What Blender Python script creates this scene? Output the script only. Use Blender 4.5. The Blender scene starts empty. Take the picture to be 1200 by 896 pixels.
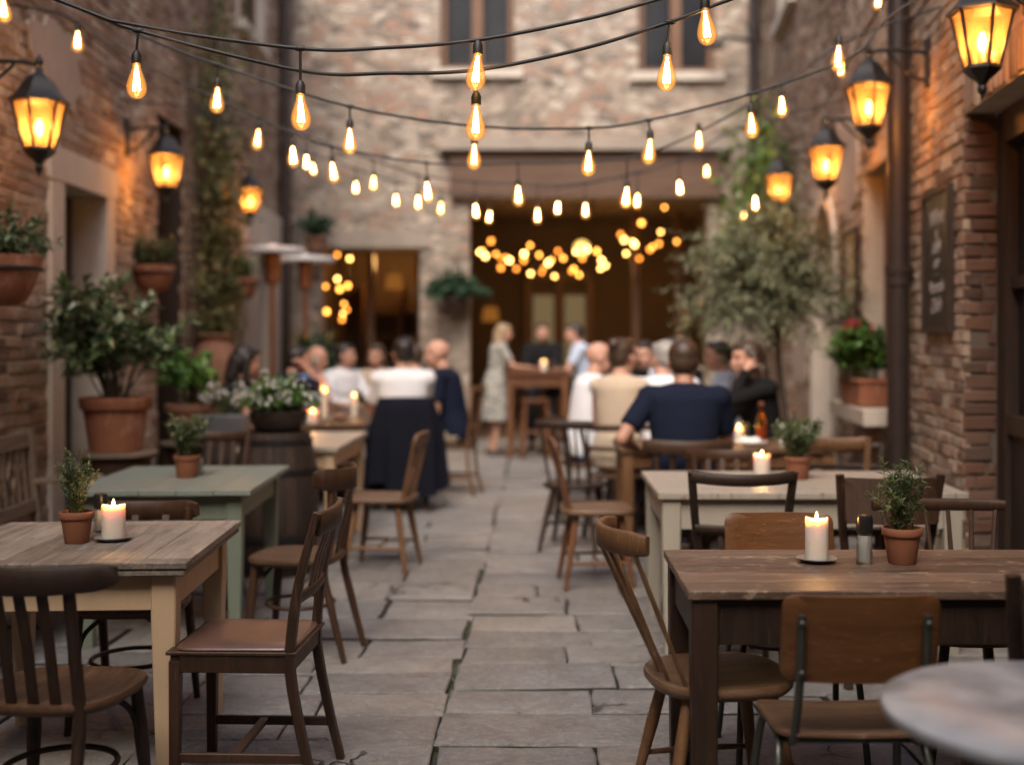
import bpy, math, random
import numpy as np
from mathutils import Vector, Matrix, Euler
RND = random.Random(7)
R = math.radians
PI = math.pi
sc = bpy.context.scene
COL = sc.collection

# ------------------------------------------------------------------ camera geometry of the photograph (eye height, focal length)
EYE, FPX, VX, VY = 1.45, 1400.0, 632.0, 398.0
def at(px, py, d):
    return Vector(((px-VX)*d/FPX, d, EYE+(VY-py)*d/FPX))
def X(px, d): return (px-VX)*d/FPX
def Z(py, d): return EYE+(VY-py)*d/FPX

# ------------------------------------------------------------------ node helpers
class NT:
    def __init__(s, m):
        m.use_nodes = True
        s.t = m.node_tree; s.t.nodes.clear()
    def n(s, typ, ins=None, **props):
        nd = s.t.nodes.new('ShaderNode'+typ)
        for k, v in props.items(): setattr(nd, k, v)
        for k, v in (ins or {}).items():
            sk = nd.inputs[k]
            if isinstance(v, bpy.types.NodeSocket): s.t.links.new(v, sk)
            elif isinstance(v, bpy.types.Node): s.t.links.new(v.outputs[0], sk)
            else:
                if isinstance(v, (tuple, list)) and len(v) == 3 and sk.type == 'RGBA': v = (*v, 1)
                sk.default_value = v
        return nd
    def ramp(s, fac, stops, interp='LINEAR'):
        nd = s.n('ValToRGB', {'Fac': fac}); cr = nd.color_ramp; cr.interpolation = interp
        while len(cr.elements) < len(stops): cr.elements.new(0.5)
        for e, (p, c) in zip(cr.elements, stops):
            e.position = p; e.color = (*c, 1) if len(c) == 3 else c
        return nd.outputs[0]
    def mix(s, fac, a, b, blend='MIX'):
        nd = s.n('Mix', data_type='RGBA', blend_type=blend)
        for i, v in ((0, fac), (6, a), (7, b)):
            sk = nd.inputs[i]
            if isinstance(v, bpy.types.NodeSocket): s.t.links.new(v, sk)
            else: sk.default_value = (*v, 1) if isinstance(v, (tuple, list)) and len(v) == 3 else v
        return nd.outputs[2]
    def math(s, op, a, b=0.0):
        nd = s.n('Math', operation=op)
        for i, v in ((0, a), (1, b)):
            if isinstance(v, bpy.types.NodeSocket): s.t.links.new(v, nd.inputs[i])
            else: nd.inputs[i].default_value = v
        return nd.outputs[0]
    def coord(s, scale=(1, 1, 1), kind='Object'):
        tc = s.n('TexCoord')
        mp = s.n('Mapping', {'Vector': tc.outputs[kind], 'Scale': scale})
        return mp.outputs[0]
    def noise(s, vec, scale, detail=4, rough=0.55, dist=0.0):
        return s.n('TexNoise', {'Vector': vec, 'Scale': scale, 'Detail': detail, 'Roughness': rough, 'Distortion': dist}).outputs[0]
    def out(s, shader, disp=None):
        o = s.n('OutputMaterial', {'Surface': shader})
        return o
    def bsdf(s, color, rough=0.6, bump=None, bstr=0.3, bdist=0.01, **kw):
        ins = {'Base Color': color, 'Roughness': rough}
        if bump is not None:
            b = s.n('Bump', {'Height': bump, 'Strength': bstr, 'Distance': bdist})
            ins['Normal'] = b.outputs[0]
        ins.update(kw)
        return s.n('BsdfPrincipled', ins).outputs[0]
def newmat(name):
    m = bpy.data.materials.new(name)
    return m, NT(m)

def wood(name, c1, c2, axis='Z', rough=0.45, scale=1.0, wear=None, wear_at=0.6, spec=0.4):
    m, t = newmat(name)
    st = {'X': (1.2, 14, 14), 'Y': (14, 1.2, 14), 'Z': (14, 14, 1.2)}[axis]
    v = t.coord(tuple(a*scale for a in st))
    g = t.noise(v, 3.0, 6, 0.65, 0.6)
    big = t.noise(t.coord((1, 1, 1)), 4.0*scale, 3)
    isl = t.n('NewGeometry').outputs['Random Per Island']
    f = t.math('ADD', t.math('MULTIPLY', g, 0.75), t.math('MULTIPLY', isl, 0.22))
    col = t.ramp(f, [(0.34, c1), (0.68, c2)])
    col = t.mix(t.math('MULTIPLY', big, 0.55), col, tuple(x*0.45 for x in c1))
    if wear is not None:
        wn = t.noise(t.coord((3, 3, 3)), 6.0, 6, 0.7)
        fac = t.ramp(wn, [(wear_at, (0, 0, 0)), (wear_at+0.12, (1, 1, 1))])
        col = t.mix(fac, col, wear)
    sc2 = t.noise(t.coord(tuple(a*scale*2.2 for a in st)), 5.0, 6, 0.75, 1.2)
    scf = t.ramp(sc2, [(0.57, (0, 0, 0)), (0.68, (0.5, 0.5, 0.5))])
    col = t.mix(scf, col, tuple(min(0.5, x*2.1+0.02) for x in c2))
    fine = t.noise(t.coord(tuple(a*scale*4 for a in st)), 6.0, 3, 0.6)
    col = t.mix(t.math('MULTIPLY', fine, 0.5), col, tuple(x*0.5 for x in c1))
    rg = t.math('ADD', t.math('MULTIPLY', sc2, 0.5), rough-0.14)
    t.out(t.bsdf(col, rg, t.math('ADD', g, sc2), 0.4, 0.002, **{'Specular IOR Level': spec}))
    return m

def paint(name, c, under, rough=0.55, amount=0.66, dirt=0.5):
    m, t = newmat(name)
    v = t.coord((9, 9, 2.2))
    n1 = t.noise(v, 5.0, 8, 0.7, 0.4)
    chips = t.ramp(n1, [(amount, (0, 0, 0)), (amount+0.03, (1, 1, 1))])
    n2 = t.noise(t.coord((5, 5, 1.5)), 3.0, 5, 0.6)
    col = t.mix(t.math('MULTIPLY', n2, dirt), c, tuple(x*0.45 for x in c))
    col = t.mix(chips, col, under)
    t.out(t.bsdf(col, rough, n1, 0.2, 0.002))
    return m

def plain(name, c, rough=0.6, metallic=0.0, vary=0.25, scale=20, bump=0.15, **kw):
    m, t = newmat(name)
    n1 = t.noise(t.coord(), scale, 5, 0.6)
    col = t.mix(t.math('MULTIPLY', n1, vary*1.6), c, tuple(x*0.4 for x in c))
    t.out(t.bsdf(col, rough, n1, bump, 0.004, Metallic=metallic, **kw))
    return m

def emit(name, c, s):
    m, t = newmat(name)
    t.out(t.n('Emission', {'Color': c, 'Strength': s}).outputs[0])
    return m

def cloth(name, c, pattern=None):
    m, t = newmat(name)
    v = t.coord()
    n1 = t.noise(v, 9.0, 4, 0.6)
    col = t.mix(t.math('MULTIPLY', n1, 0.5), c, tuple(x*0.55 for x in c))
    if pattern is not None:
        p = t.noise(v, 22.0, 2, 0.5, 1.0)
        col = t.mix(t.ramp(p, [(0.48, (0, 0, 0)), (0.56, (1, 1, 1))]), col, pattern)
    fold = t.noise(t.coord((7, 7, 3)), 2.2, 3, 0.5, 0.8)
    t.out(t.bsdf(col, 0.9, fold, 0.35, 0.02, **{'Specular IOR Level': 0.15}))
    return m

def leafmat(name, ramp_cols, rough=0.45):
    m, t = newmat(name)
    isl = t.n('NewGeometry').outputs['Random Per Island']
    n1 = t.noise(t.coord(), 3.0, 3)
    f = t.math('ADD', t.math('MULTIPLY', isl, 0.6), t.math('MULTIPLY', n1, 0.4))
    k = len(ramp_cols)
    col = t.ramp(f, [(0.15+0.7*i/(k-1), c) for i, c in enumerate(ramp_cols)])
    p = t.bsdf(col, rough, **{'Specular IOR Level': 0.35})
    tr = t.n('BsdfTranslucent', {'Color': col}).outputs[0]
    t.out(t.n('MixShader', {0: 0.22, 1: p, 2: tr}).outputs[0])
    return m

# ------------------------------------------------------------------ mesh builder
class MB:
    def __init__(s): s.v = []; s.f = []; s.mi = []
    def add(s, vs, fs, mi=0):
        o = len(s.v)
        s.v.extend([tuple(p) for p in vs])
        for f in fs: s.f.append([i+o for i in f]); s.mi.append(mi)
        return s
    def box(s, c, size, rot=None, ch=0.004, mi=0):
        c = Vector(c); h = [x/2 for x in size]; ch = min(ch, min(h)*0.45)
        M = rot if rot is not None else Matrix.Identity(3)
        if isinstance(M, (tuple, list)): M = Euler(M).to_matrix()
        vs = []; idx = {}
        for sx in (-1, 1):
            for sy in (-1, 1):
                for sz in (-1, 1):
                    for ax in range(3):
                        p = [sx*h[0], sy*h[1], sz*h[2]]
                        for k in range(3):
                            if k != ax: p[k] -= (sx, sy, sz)[k]*ch
                        idx[(sx, sy, sz, ax)] = len(vs); vs.append(c+M@Vector(p))
        fs = []
        for ax in range(3):
            a, b = [k for k in range(3) if k != ax]
            for sg in (-1, 1):
                q = []
                for (u, w) in ((-1, -1), (1, -1), (1, 1), (-1, 1)):
                    k = [0, 0, 0]; k[ax] = sg; k[a] = u; k[b] = w
                    q.append(idx[(*k, ax)])
                fs.append(q)
            for u in (-1, 1):
                for w in (-1, 1):
                    e = []
                    for sg in (-1, 1):
                        k = [0, 0, 0]; k[ax] = sg; k[a] = u; k[b] = w
                        e.append((idx[(*k, a)], idx[(*k, b)]))
                    fs.append([e[0][0], e[0][1], e[1][1], e[1][0]])
        for sx in (-1, 1):
            for sy in (-1, 1):
                for sz in (-1, 1):
                    fs.append([idx[(sx, sy, sz, k)] for k in range(3)])
        return s.add(vs, fs, mi)
    def sweep(s, pts, sec, scales=None, up=(0, 0, 1), caps=True, mi=0, closed=False):
        pts = [Vector(p) for p in pts]; n = len(pts); k = len(sec); up = Vector(up)
        vs = []
        for i, p in enumerate(pts):
            if closed: t = pts[(i+1) % n]-pts[i-1]
            else: t = pts[min(i+1, n-1)]-pts[max(i-1, 0)]
            t = t.normalized() if t.length > 1e-9 else Vector((0, 0, 1))
            sd = up.cross(t)
            if sd.length < 1e-4: sd = Vector((1, 0, 0)).cross(t)
            if sd.length < 1e-4: sd = Vector((0, 1, 0)).cross(t)
            sd.normalize(); nn = t.cross(sd)
            sca = scales[i] if scales else (1, 1)
            if not isinstance(sca, (tuple, list)): sca = (sca, sca)
            for (a, b) in sec: vs.append(p+sd*(a*sca[0])+nn*(b*sca[1]))
        fs = []
        for i in range(n if closed else n-1):
            j = (i+1) % n
            for q in range(k):
                r = (q+1) % k
                fs.append([i*k+q, i*k+r, j*k+r, j*k+q])
        if caps and not closed:
            fs.append(list(range(k))[::-1]); fs.append([(n-1)*k+q for q in range(k)])
        return s.add(vs, fs, mi)
    def tube(s, pts, r, n=10, mi=0, up=(0.13, 0.21, 0.97), closed=False):
        sec = [(math.cos(2*PI*i/n), math.sin(2*PI*i/n)) for i in range(n)]
        rs = r if isinstance(r, (list, tuple)) else [r]*len(pts)
        return s.sweep(pts, sec, rs, up, mi=mi, closed=closed)
    def bar(s, pts, w, h, up=(0, 0, 1), ch=0.003, scales=None, mi=0):
        a, b = w/2, h/2; c = min(ch, a*0.6, b*0.6)
        sec = [(-a+c, -b), (a-c, -b), (a, -b+c), (a, b-c), (a-c, b), (-a+c, b), (-a, b-c), (-a, -b+c)]
        return s.sweep(pts, sec, scales, up, mi=mi)
    def lathe(s, prof, n=24, c=(0, 0, 0), mi=0, wob=0.0, seed=0):
        c = Vector(c); vs = []; fs = []; rr = random.Random(seed); k = len(prof)
        for i in range(n):
            a = 2*PI*i/n; w = 1+rr.uniform(-wob, wob)
            for (r, z) in prof: vs.append(c+Vector((r*w*math.cos(a), r*w*math.sin(a), z)))
        for i in range(n):
            j = (i+1) % n
            for q in range(k-1): fs.append([i*k+q, j*k+q, j*k+q+1, i*k+q+1])
        if prof[0][0] > 1e-5: fs.append([i*k for i in range(n)][::-1])
        if prof[-1][0] > 1e-5: fs.append([i*k+k-1 for i in range(n)])
        return s.add(vs, fs, mi)
    def rings(s, outline, prof, c=(0, 0), mi=0):
        """stacked scaled copies of an outline: prof = [(scale, z)...]"""
        vs = []; fs = []; k = len(outline)
        for (q, z) in prof:
            for (x, y) in outline: vs.append((c[0]+(x-c[0])*q, c[1]+(y-c[1])*q, z))
        for i in range(len(prof)-1):
            for a in range(k):
                b = (a+1) % k
                fs.append([i*k+a, i*k+b, (i+1)*k+b, (i+1)*k+a])
        fs.append(list(range(k))[::-1]); fs.append([(len(prof)-1)*k+a for a in range(k)])
        return s.add(vs, fs, mi)
    def sheet(s, fn, nu, nv, th, mi=0):
        """a curved panel with thickness: fn(u,v)->(point, normal)"""
        P = [[fn(i/nu, j/nv) for j in range(nv+1)] for i in range(nu+1)]
        vs = []; W = nv+1
        for sg in (0.5, -0.5):
            for row in P:
                for (p, n) in row: vs.append(Vector(p)+Vector(n)*th*sg)
        o = (nu+1)*W; fs = []
        for i in range(nu):
            for j in range(nv):
                a = i*W+j
                fs.append([a, a+1, a+W+1, a+W]); fs.append([o+a, o+a+W, o+a+W+1, o+a+1])
        for i in range(nu):
            for j in (0, nv):
                a = i*W+j; fs.append([a, a+W, o+a+W, o+a] if j == 0 else [a+W, a, o+a, o+a+W])
        for j in range(nv):
            for i in (0, nu):
                a = i*W+j; fs.append([a+1, a, o+a, o+a+1] if i == 0 else [a, a+1, o+a+1, o+a])
        return s.add(vs, fs, mi)
    def ell(s, c, r, M=None, n=12, mi=0):
        c = Vector(c); M = M or Matrix.Identity(3); vs = []; fs = []; m = max(6, n*2//3)
        for j in range(1, m):
            th = PI*j/m
            for i in range(n):
                a = 2*PI*i/n
                vs.append(c+M@Vector((r[0]*math.sin(th)*math.cos(a), r[1]*math.sin(th)*math.sin(a), r[2]*math.cos(th))))
        top = len(vs); vs.append(c+M@Vector((0, 0, r[2]))); bot = len(vs); vs.append(c-M@Vector((0, 0, r[2])))
        for j in range(m-2):
            for i in range(n):
                k = (i+1) % n
                fs.append([j*n+i, (j+1)*n+i, (j+1)*n+k, j*n+k])
        for i in range(n):
            k = (i+1) % n
            fs.append([top, i, k]); fs.append([bot, (m-2)*n+k, (m-2)*n+i])
        return s.add(vs, fs, mi)
    def cap(s, p0, r0, p1, r1, flat0=False, flat1=False, n=12, sec=(1, 1), up=(0.1, 0.9, 0.2)):
        p0, p1 = Vector(p0), Vector(p1); d = (p1-p0).normalized(); pts = []; rs = []
        if not flat0:
            for a in (80, 60, 35, 15):
                pts.append(p0-d*r0*math.sin(R(a))); rs.append(r0*math.cos(R(a)))
        pts += [p0, p0.lerp(p1, 0.5), p1]; rs += [r0, (r0+r1)/2, r1]
        if not flat1:
            for a in (15, 35, 60, 80):
                pts.append(p1+d*r1*math.sin(R(a))); rs.append(r1*math.cos(R(a)))
        circ = [(math.cos(2*PI*i/n)*sec[0], math.sin(2*PI*i/n)*sec[1]) for i in range(n)]
        return s.sweep(pts, circ, rs, up)
    def wbox(s, W, d0, d1, z0, z1, o0, o1, mi=0):
        """box in a wall's frame: along the wall, up, out of the wall"""
        vs = [W(d, z, o) for d in (d0, d1) for z in (z0, z1) for o in (o0, o1)]
        return s.add(vs, [[0, 1, 3, 2], [4, 6, 7, 5], [0, 4, 5, 1], [2, 3, 7, 6], [0, 2, 6, 4], [1, 5, 7, 3]], mi)
    def build(s, name, mats, parent=None, smooth=35, kind=None, label=None, loc=None, rz=0.0):
        me = bpy.data.meshes.new(name)
        me.from_pydata(s.v, [], s.f)
        if not isinstance(mats, (list, tuple)): mats = [mats]
        for m in mats: me.materials.append(m)
        if len(mats) > 1: me.polygons.foreach_set('material_index', s.mi)
        fixnormals(me)
        if smooth:
            me.polygons.foreach_set('use_smooth', [True]*len(me.polygons))
            me.set_sharp_from_angle(angle=R(smooth))
        me.update()
        return link(name, me, parent, kind, label, loc, rz)
def fixnormals(me):
    import bmesh
    if len(me.polygons) > 60000: return
    bm = bmesh.new(); bm.from_mesh(me)
    bmesh.ops.recalc_face_normals(bm, faces=bm.faces)
    bm.to_mesh(me); bm.free()
def link(name, me, parent=None, kind=None, label=None, loc=None, rz=0.0):
    o = bpy.data.objects.new(name, me); COL.objects.link(o)
    if parent is not None: o.parent = parent
    if kind: o['kind'] = kind
    if label: o['label'] = label
    if loc is not None: o.location = loc
    o.rotation_euler = (0, 0, rz)
    return o
def thing(name, label, cat, loc=(0, 0, 0), rz=0.0, group=None):
    o = bpy.data.objects.new(name, None); COL.objects.link(o)
    o.empty_display_size = 0.1
    o.location = loc; o.rotation_euler = (0, 0, rz)
    o['label'] = label; o['category'] = cat
    if group: o['group'] = group
    return o
def tag(o, label, cat, group=None):
    o['label'] = label; o['category'] = cat
    if group: o['group'] = group
    return o
def dup(root, loc, rz, label, group=None):
    r = root.copy(); COL.objects.link(r); r.location = loc; r.rotation_euler = (0, 0, rz)
    r['label'] = label
    if group: r['group'] = group
    for ch in list(root.children):
        c = ch.copy(); COL.objects.link(c); c.parent = r
        for g in list(ch.children):
            d = g.copy(); COL.objects.link(d); d.parent = c
    return r
def spline(pts, per=8):
    pts = [Vector(p) for p in pts]; P = [pts[0]*2-pts[1]]+pts+[pts[-1]*2-pts[-2]]; out = []
    for i in range(1, len(P)-2):
        a, b, c, d = P[i-1:i+3]
        for k in range(per):
            t = k/per
            out.append(0.5*((2*b)+(c-a)*t+(2*a-5*b+4*c-d)*t*t+(3*b-a-3*c+d)*t**3))
    out.append(pts[-1]); return out
def superell(w, d, e=4.0, n=32, taper=0.0):
    o = []
    for i in range(n):
        a = 2*PI*i/n; c, s_ = math.cos(a), math.sin(a)
        x = w/2*math.copysign(abs(c)**(2/e), c); y = d/2*math.copysign(abs(s_)**(2/e), s_)
        o.append((x*(1+taper*y/(d/2)), y))
    return o

# ------------------------------------------------------------------ materials
M = {}
M['w_dark'] = wood('dark walnut stain', (0.018, 0.009, 0.005), (0.055, 0.026, 0.014), 'Z', 0.4)
M['w_brown'] = wood('brown beech', (0.032, 0.015, 0.008), (0.10, 0.046, 0.023), 'Z', 0.38)
M['w_brown_y'] = wood('brown beech seat', (0.06, 0.030, 0.015), (0.19, 0.10, 0.052), 'Y', 0.34, 1.0, wear=(0.24, 0.145, 0.085), wear_at=0.62)
M['w_honey'] = wood('honey oak', (0.10, 0.046, 0.019), (0.28, 0.14, 0.062), 'Z', 0.36)
M['w_honey_y'] = wood('honey oak seat', (0.10, 0.05, 0.025), (0.29, 0.17, 0.095), 'Y', 0.32, 1.0, wear=(0.34, 0.235, 0.15), wear_at=0.60)
M['w_red'] = wood('reddish oak', (0.10, 0.036, 0.013), (0.23, 0.092, 0.034), 'Z', 0.42)
M['w_ply'] = wood('varnished plywood', (0.115, 0.046, 0.015), (0.235, 0.098, 0.033), 'X', 0.30, 0.7, wear=(0.26, 0.14, 0.07), wear_at=0.66)
M['w_plyseat'] = wood('worn plywood seat', (0.08, 0.042, 0.022), (0.22, 0.125, 0.070), 'X', 0.33, 0.7, wear=(0.27, 0.175, 0.11), wear_at=0.60)
M['w_top'] = wood('worn table boards', (0.08, 0.046, 0.030), (0.33, 0.215, 0.145), 'X', 0.36, 0.8, wear=(0.36, 0.26, 0.19), wear_at=0.56)
M['w_grey'] = wood('weathered grey boards', (0.15, 0.12, 0.095), (0.54, 0.465, 0.385), 'Y', 0.48, 0.9, wear=(0.18, 0.11, 0.072), wear_at=0.57)
M['w_bench'] = wood('weathered bench wood', (0.13, 0.09, 0.062), (0.32, 0.225, 0.155), 'X', 0.6)
M['w_barrel'] = wood('old barrel staves', (0.022, 0.013, 0.009), (0.075, 0.043, 0.028), 'Z', 0.6)
M['w_beam'] = wood('timber beam', (0.10, 0.052, 0.032), (0.20, 0.115, 0.07), 'X', 0.6, 0.35)
M['w_door'] = wood('old door timber', (0.022, 0.012, 0.008), (0.07, 0.036, 0.02), 'Z', 0.5)
M['w_frame'] = wood('window frame timber', (0.12, 0.058, 0.030), (0.25, 0.125, 0.068), 'Z', 0.5)
M['cream'] = paint('cream paint', (0.60, 0.425, 0.265), (0.10, 0.05, 0.025), 0.5, 0.64)
M['white_p'] = paint('off white paint', (0.40, 0.355, 0.285), (0.14, 0.10, 0.055), 0.5, 0.68)
M['white_top'] = paint('worn white table top', (0.42, 0.37, 0.305), (0.20, 0.135, 0.09), 0.42, 0.57, 0.75)
M['green_p'] = paint('sage green paint', (0.19, 0.22, 0.165), (0.09, 0.07, 0.045), 0.5, 0.70)
M['green_top'] = paint('sage green table top', (0.235, 0.265, 0.225), (0.13, 0.12, 0.09), 0.35, 0.66)
M['leather'] = plain('brown leather', (0.15, 0.078, 0.056), 0.33, 0, 0.62, 9, 0.35)
M['iron'] = plain('black iron', (0.018, 0.016, 0.015), 0.5, 0.4, 0.3, 30)
M['lampiron'] = plain('lantern iron', (0.035, 0.030, 0.027), 0.45, 0.5, 0.3, 40)
M['pipe'] = plain('brown drainpipe', (0.045, 0.030, 0.025), 0.45, 0.3, 0.35, 12)
M['tube'] = plain('grey green tube', (0.09, 0.092, 0.078), 0.35, 0.6, 0.4, 25)
M['steel'] = plain('brushed steel', (0.86, 0.85, 0.83), 0.5, 0.0, 0.15, 40)
M['copper'] = plain('copper', (0.42, 0.19, 0.10), 0.4, 0.8, 0.3, 20)
def terra(name, c, lime, at_):
    m, t = newmat(name)
    n1 = t.noise(t.coord(), 12, 6, 0.65); n2 = t.noise(t.coord((1, 1, .35)), 9, 6, 0.7, 0.8)
    col = t.mix(t.math('MULTIPLY', n1, 0.8), c, tuple(x*.42 for x in c))
    col = t.mix(t.ramp(n2, [(at_, (0, 0, 0)), (at_+.16, (.7, .7, .7))]), col, lime)
    t.out(t.bsdf(col, 0.85, n1, 0.35, 0.004)); return m
M['terra'] = terra('terracotta', (0.29, 0.105, 0.05), (0.42, 0.29, 0.21), 0.56)
M['terra2'] = plain('aged terracotta', (0.26, 0.125, 0.075), 0.85, 0, 0.55, 8, 0.3)
M['zinc'] = plain('dull zinc', (0.11, 0.11, 0.12), 0.55, 0.3, 0.4, 12)
M['soil'] = plain('potting soil', (0.022, 0.015, 0.010), 0.95, 0, 0.5, 60, 0.8)
M['ceramic'] = plain('grey stoneware', (0.22, 0.205, 0.19), 0.35, 0, 0.3, 30)
M['whitechina'] = plain('white china', (0.72, 0.70, 0.66), 0.25, 0, 0.05, 10)
M['black'] = plain('black plastic', (0.012, 0.012, 0.012), 0.3, 0, 0.1, 10)
M['salt'] = plain('salt', (0.86, 0.83, 0.79), 0.9, 0, 0.1, 90)
M['plaster'] = plain('old plaster', (0.50, 0.39, 0.30), 0.9, 0, 0.5, 3.0, 0.5)
M['pale'] = plain('pale dressed stone', (0.60, 0.52, 0.43), 0.8, 0, 0.4, 5.0, 0.4)
M['pale_b'] = plain('greyed dressed stone', (0.40, 0.33, 0.265), 0.85, 0, 0.6, 3.0, 0.5)
M['cable'] = plain('black cable', (0.012, 0.010, 0.009), 0.55, 0, 0.1, 10)
M['chalk'] = plain('chalk', (0.55, 0.50, 0.46), 0.95, 0, 0.5, 90)
M['slate'] = plain('chalkboard slate', (0.035, 0.024, 0.019), 0.4, 0, 0.5, 6)
M['bark'] = plain('bark', (0.09, 0.065, 0.045), 0.9, 0, 0.6, 30, 0.8)
M['stemg'] = plain('green stem', (0.05, 0.07, 0.025), 0.6, 0, 0.3, 30)
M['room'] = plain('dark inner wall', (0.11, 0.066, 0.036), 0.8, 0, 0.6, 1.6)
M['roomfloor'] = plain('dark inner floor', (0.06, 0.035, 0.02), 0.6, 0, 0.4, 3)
M['skin'] = plain('skin', (0.50, 0.27, 0.19), 0.55, 0, 0.15, 14)
M['skin_t'] = plain('tanned skin', (0.40, 0.205, 0.135), 0.55, 0, 0.15, 14)
M['eye'] = plain('eye', (0.02, 0.015, 0.012), 0.2)
M['lip'] = plain('lip', (0.36, 0.13, 0.10), 0.5)
M['hair_dark'] = plain('dark hair', (0.014, 0.009, 0.007), 0.5, 0, 0.4, 50, 0.6)
M['hair_brown'] = plain('brown hair', (0.05, 0.026, 0.014), 0.5, 0, 0.4, 50, 0.6)
M['hair_blond'] = plain('blond hair', (0.34, 0.23, 0.13), 0.5, 0, 0.4, 50, 0.6)
M['hair_grey'] = plain('grey hair', (0.32, 0.30, 0.28), 0.5, 0, 0.4, 50, 0.6)
M['shoe'] = plain('shoe leather', (0.03, 0.02, 0.015), 0.4)
M['c_navy'] = cloth('navy cloth', (0.008, 0.012, 0.028))
M['c_coat'] = cloth('dark navy coat', (0.006, 0.007, 0.013))
M['c_white'] = cloth('white shirt', (0.72, 0.72, 0.74))
M['c_blue'] = cloth('pale blue shirt', (0.46, 0.53, 0.66))
M['c_sky'] = cloth('blue shirt', (0.10, 0.24, 0.46))
M['c_beige'] = cloth('beige top', (0.50, 0.40, 0.30))
M['c_black'] = cloth('black top', (0.010, 0.010, 0.011))
M['c_dress'] = cloth('patterned dress', (0.42, 0.39, 0.34), (0.16, 0.17, 0.16))
M['c_check'] = cloth('checked shirt', (0.55, 0.58, 0.65), (0.05, 0.08, 0.16))
M['c_khaki'] = cloth('khaki trousers', (0.36, 0.29, 0.21))
M['c_denim'] = cloth('denim', (0.10, 0.17, 0.30))
M['c_dark'] = cloth('dark trousers', (0.02, 0.02, 0.024))
M['lf_laurel'] = leafmat('laurel leaves', [(0.035, 0.07, 0.025), (0.11, 0.17, 0.07), (0.32, 0.36, 0.24)], 0.22)
M['lf_bright'] = leafmat('fresh green leaves', [(0.04, 0.10, 0.02), (0.10, 0.21, 0.04), (0.18, 0.30, 0.075)], 0.4)
M['lf_herb'] = leafmat('herb leaves', [(0.05, 0.08, 0.028), (0.12, 0.155, 0.062), (0.24, 0.26, 0.14)], 0.5)
M['lf_olive'] = leafmat('olive leaves', [(0.07, 0.09, 0.04), (0.19, 0.215, 0.115), (0.42, 0.42, 0.28)], 0.5)
M['lf_ivy'] = leafmat('ivy leaves', [(0.05, 0.066, 0.022), (0.15, 0.155, 0.055), (0.27, 0.19, 0.085)], 0.45)
M['lf_vine'] = leafmat('vine leaves', [(0.05, 0.10, 0.02), (0.13, 0.20, 0.045), (0.28, 0.28, 0.07)], 0.45)
M['lf_dark'] = leafmat('dark green leaves', [(0.02, 0.05, 0.028), (0.055, 0.115, 0.062), (0.11, 0.18, 0.10)], 0.4)
M['pet_white'] = leafmat('white petals', [(0.6, 0.58, 0.55), (0.75, 0.74, 0.72)], 0.6)
M['pet_red'] = leafmat('pink red petals', [(0.5, 0.05, 0.06), (0.65, 0.12, 0.12)], 0.6)
M['pet_yellow'] = leafmat('yellow petals', [(0.5, 0.30, 0.03), (0.6, 0.42, 0.06)], 0.6)
M['flame'] = emit('candle flame', (1.0, 0.62, 0.22), 9)
M['fil'] = emit('bulb filament', (1.0, 0.60, 0.23), 30)
M['fairy'] = emit('fairy light bulb', (1.0, 0.36, 0.055), 4.5)
M['fil2'] = emit('dim bulb filament', (1.0, 0.54, 0.17), 20)
M['fil3'] = emit('bright bulb filament', (1.0, 0.66, 0.30), 42)
M['fairy2'] = emit('dim fairy bulb', (1.0, 0.30, 0.04), 2.6)
M['fairy3'] = emit('bright fairy bulb', (1.0, 0.50, 0.12), 7.0)
M['lampbulb'] = emit('lantern bulb', (1.0, 0.60, 0.23), 10)
M['globe'] = emit('globe lamp', (1.0, 0.60, 0.16), 0.8)
def glow_glass(name, tint, strength, fac):
    m, t = newmat(name)
    tr = t.n('BsdfTransparent', {'Color': tint}).outputs[0]
    fc = t.n('LayerWeight', {'Blend': 0.5}).outputs[1]
    st_ = t.math('MULTIPLY', t.math('SUBTRACT', 1.12, fc), strength)
    em = t.n('Emission', {'Color': (1.0, 0.40, 0.08), 'Strength': st_}).outputs[0]
    gl = t.n('BsdfGlossy', {'Color': (1, 0.95, 0.9), 'Roughness': 0.05}).outputs[0]
    a = t.n('MixShader', {0: fac, 1: tr, 2: em}).outputs[0]
    fr = t.n('LayerWeight', {'Blend': 0.25}).outputs[1]
    t.out(t.n('MixShader', {0: t.math('MULTIPLY', fr, 0.35), 1: a, 2: gl}).outputs[0])
    return m
M['bulbglass'] = glow_glass('amber bulb glass', (1, 0.84, 0.62), 1.15, 0.22)
def pane_amber():
    m, t = newmat('amber lantern glass')
    tr = t.n('BsdfTransparent', {'Color': (1.0, 0.66, 0.32)}).outputs[0]
    tl = t.n('BsdfTranslucent', {'Color': (0.17, 0.092, 0.030)}).outputs[0]
    gl = t.n('BsdfGlossy', {'Color': (1, 1, 1), 'Roughness': 0.15}).outputs[0]
    a = t.n('MixShader', {0: 0.42, 1: tr, 2: tl}).outputs[0]
    fr = t.n('LayerWeight', {'Blend': 0.2}).outputs[1]
    t.out(t.n('MixShader', {0: t.math('MULTIPLY', fr, 0.3), 1: a, 2: gl}).outputs[0])
    return m
M['amber'] = pane_amber()
def clear_glass(name, tint):
    m, t = newmat(name)
    tr = t.n('BsdfTransparent', {'Color': tint}).outputs[0]
    gl = t.n('BsdfGlossy', {'Color': (1, 1, 1), 'Roughness': 0.04}).outputs[0]
    fr = t.n('LayerWeight', {'Blend': 0.3}).outputs[0]
    t.out(t.n('MixShader', {0: t.math('ADD', t.math('MULTIPLY', fr, 0.6), 0.05), 1: tr, 2: gl}).outputs[0])
    return m
M['glass'] = clear_glass('clear glass', (0.93, 0.94, 0.93))
M['amberbottle'] = clear_glass('amber bottle glass', (0.85, 0.42, 0.12))
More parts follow.
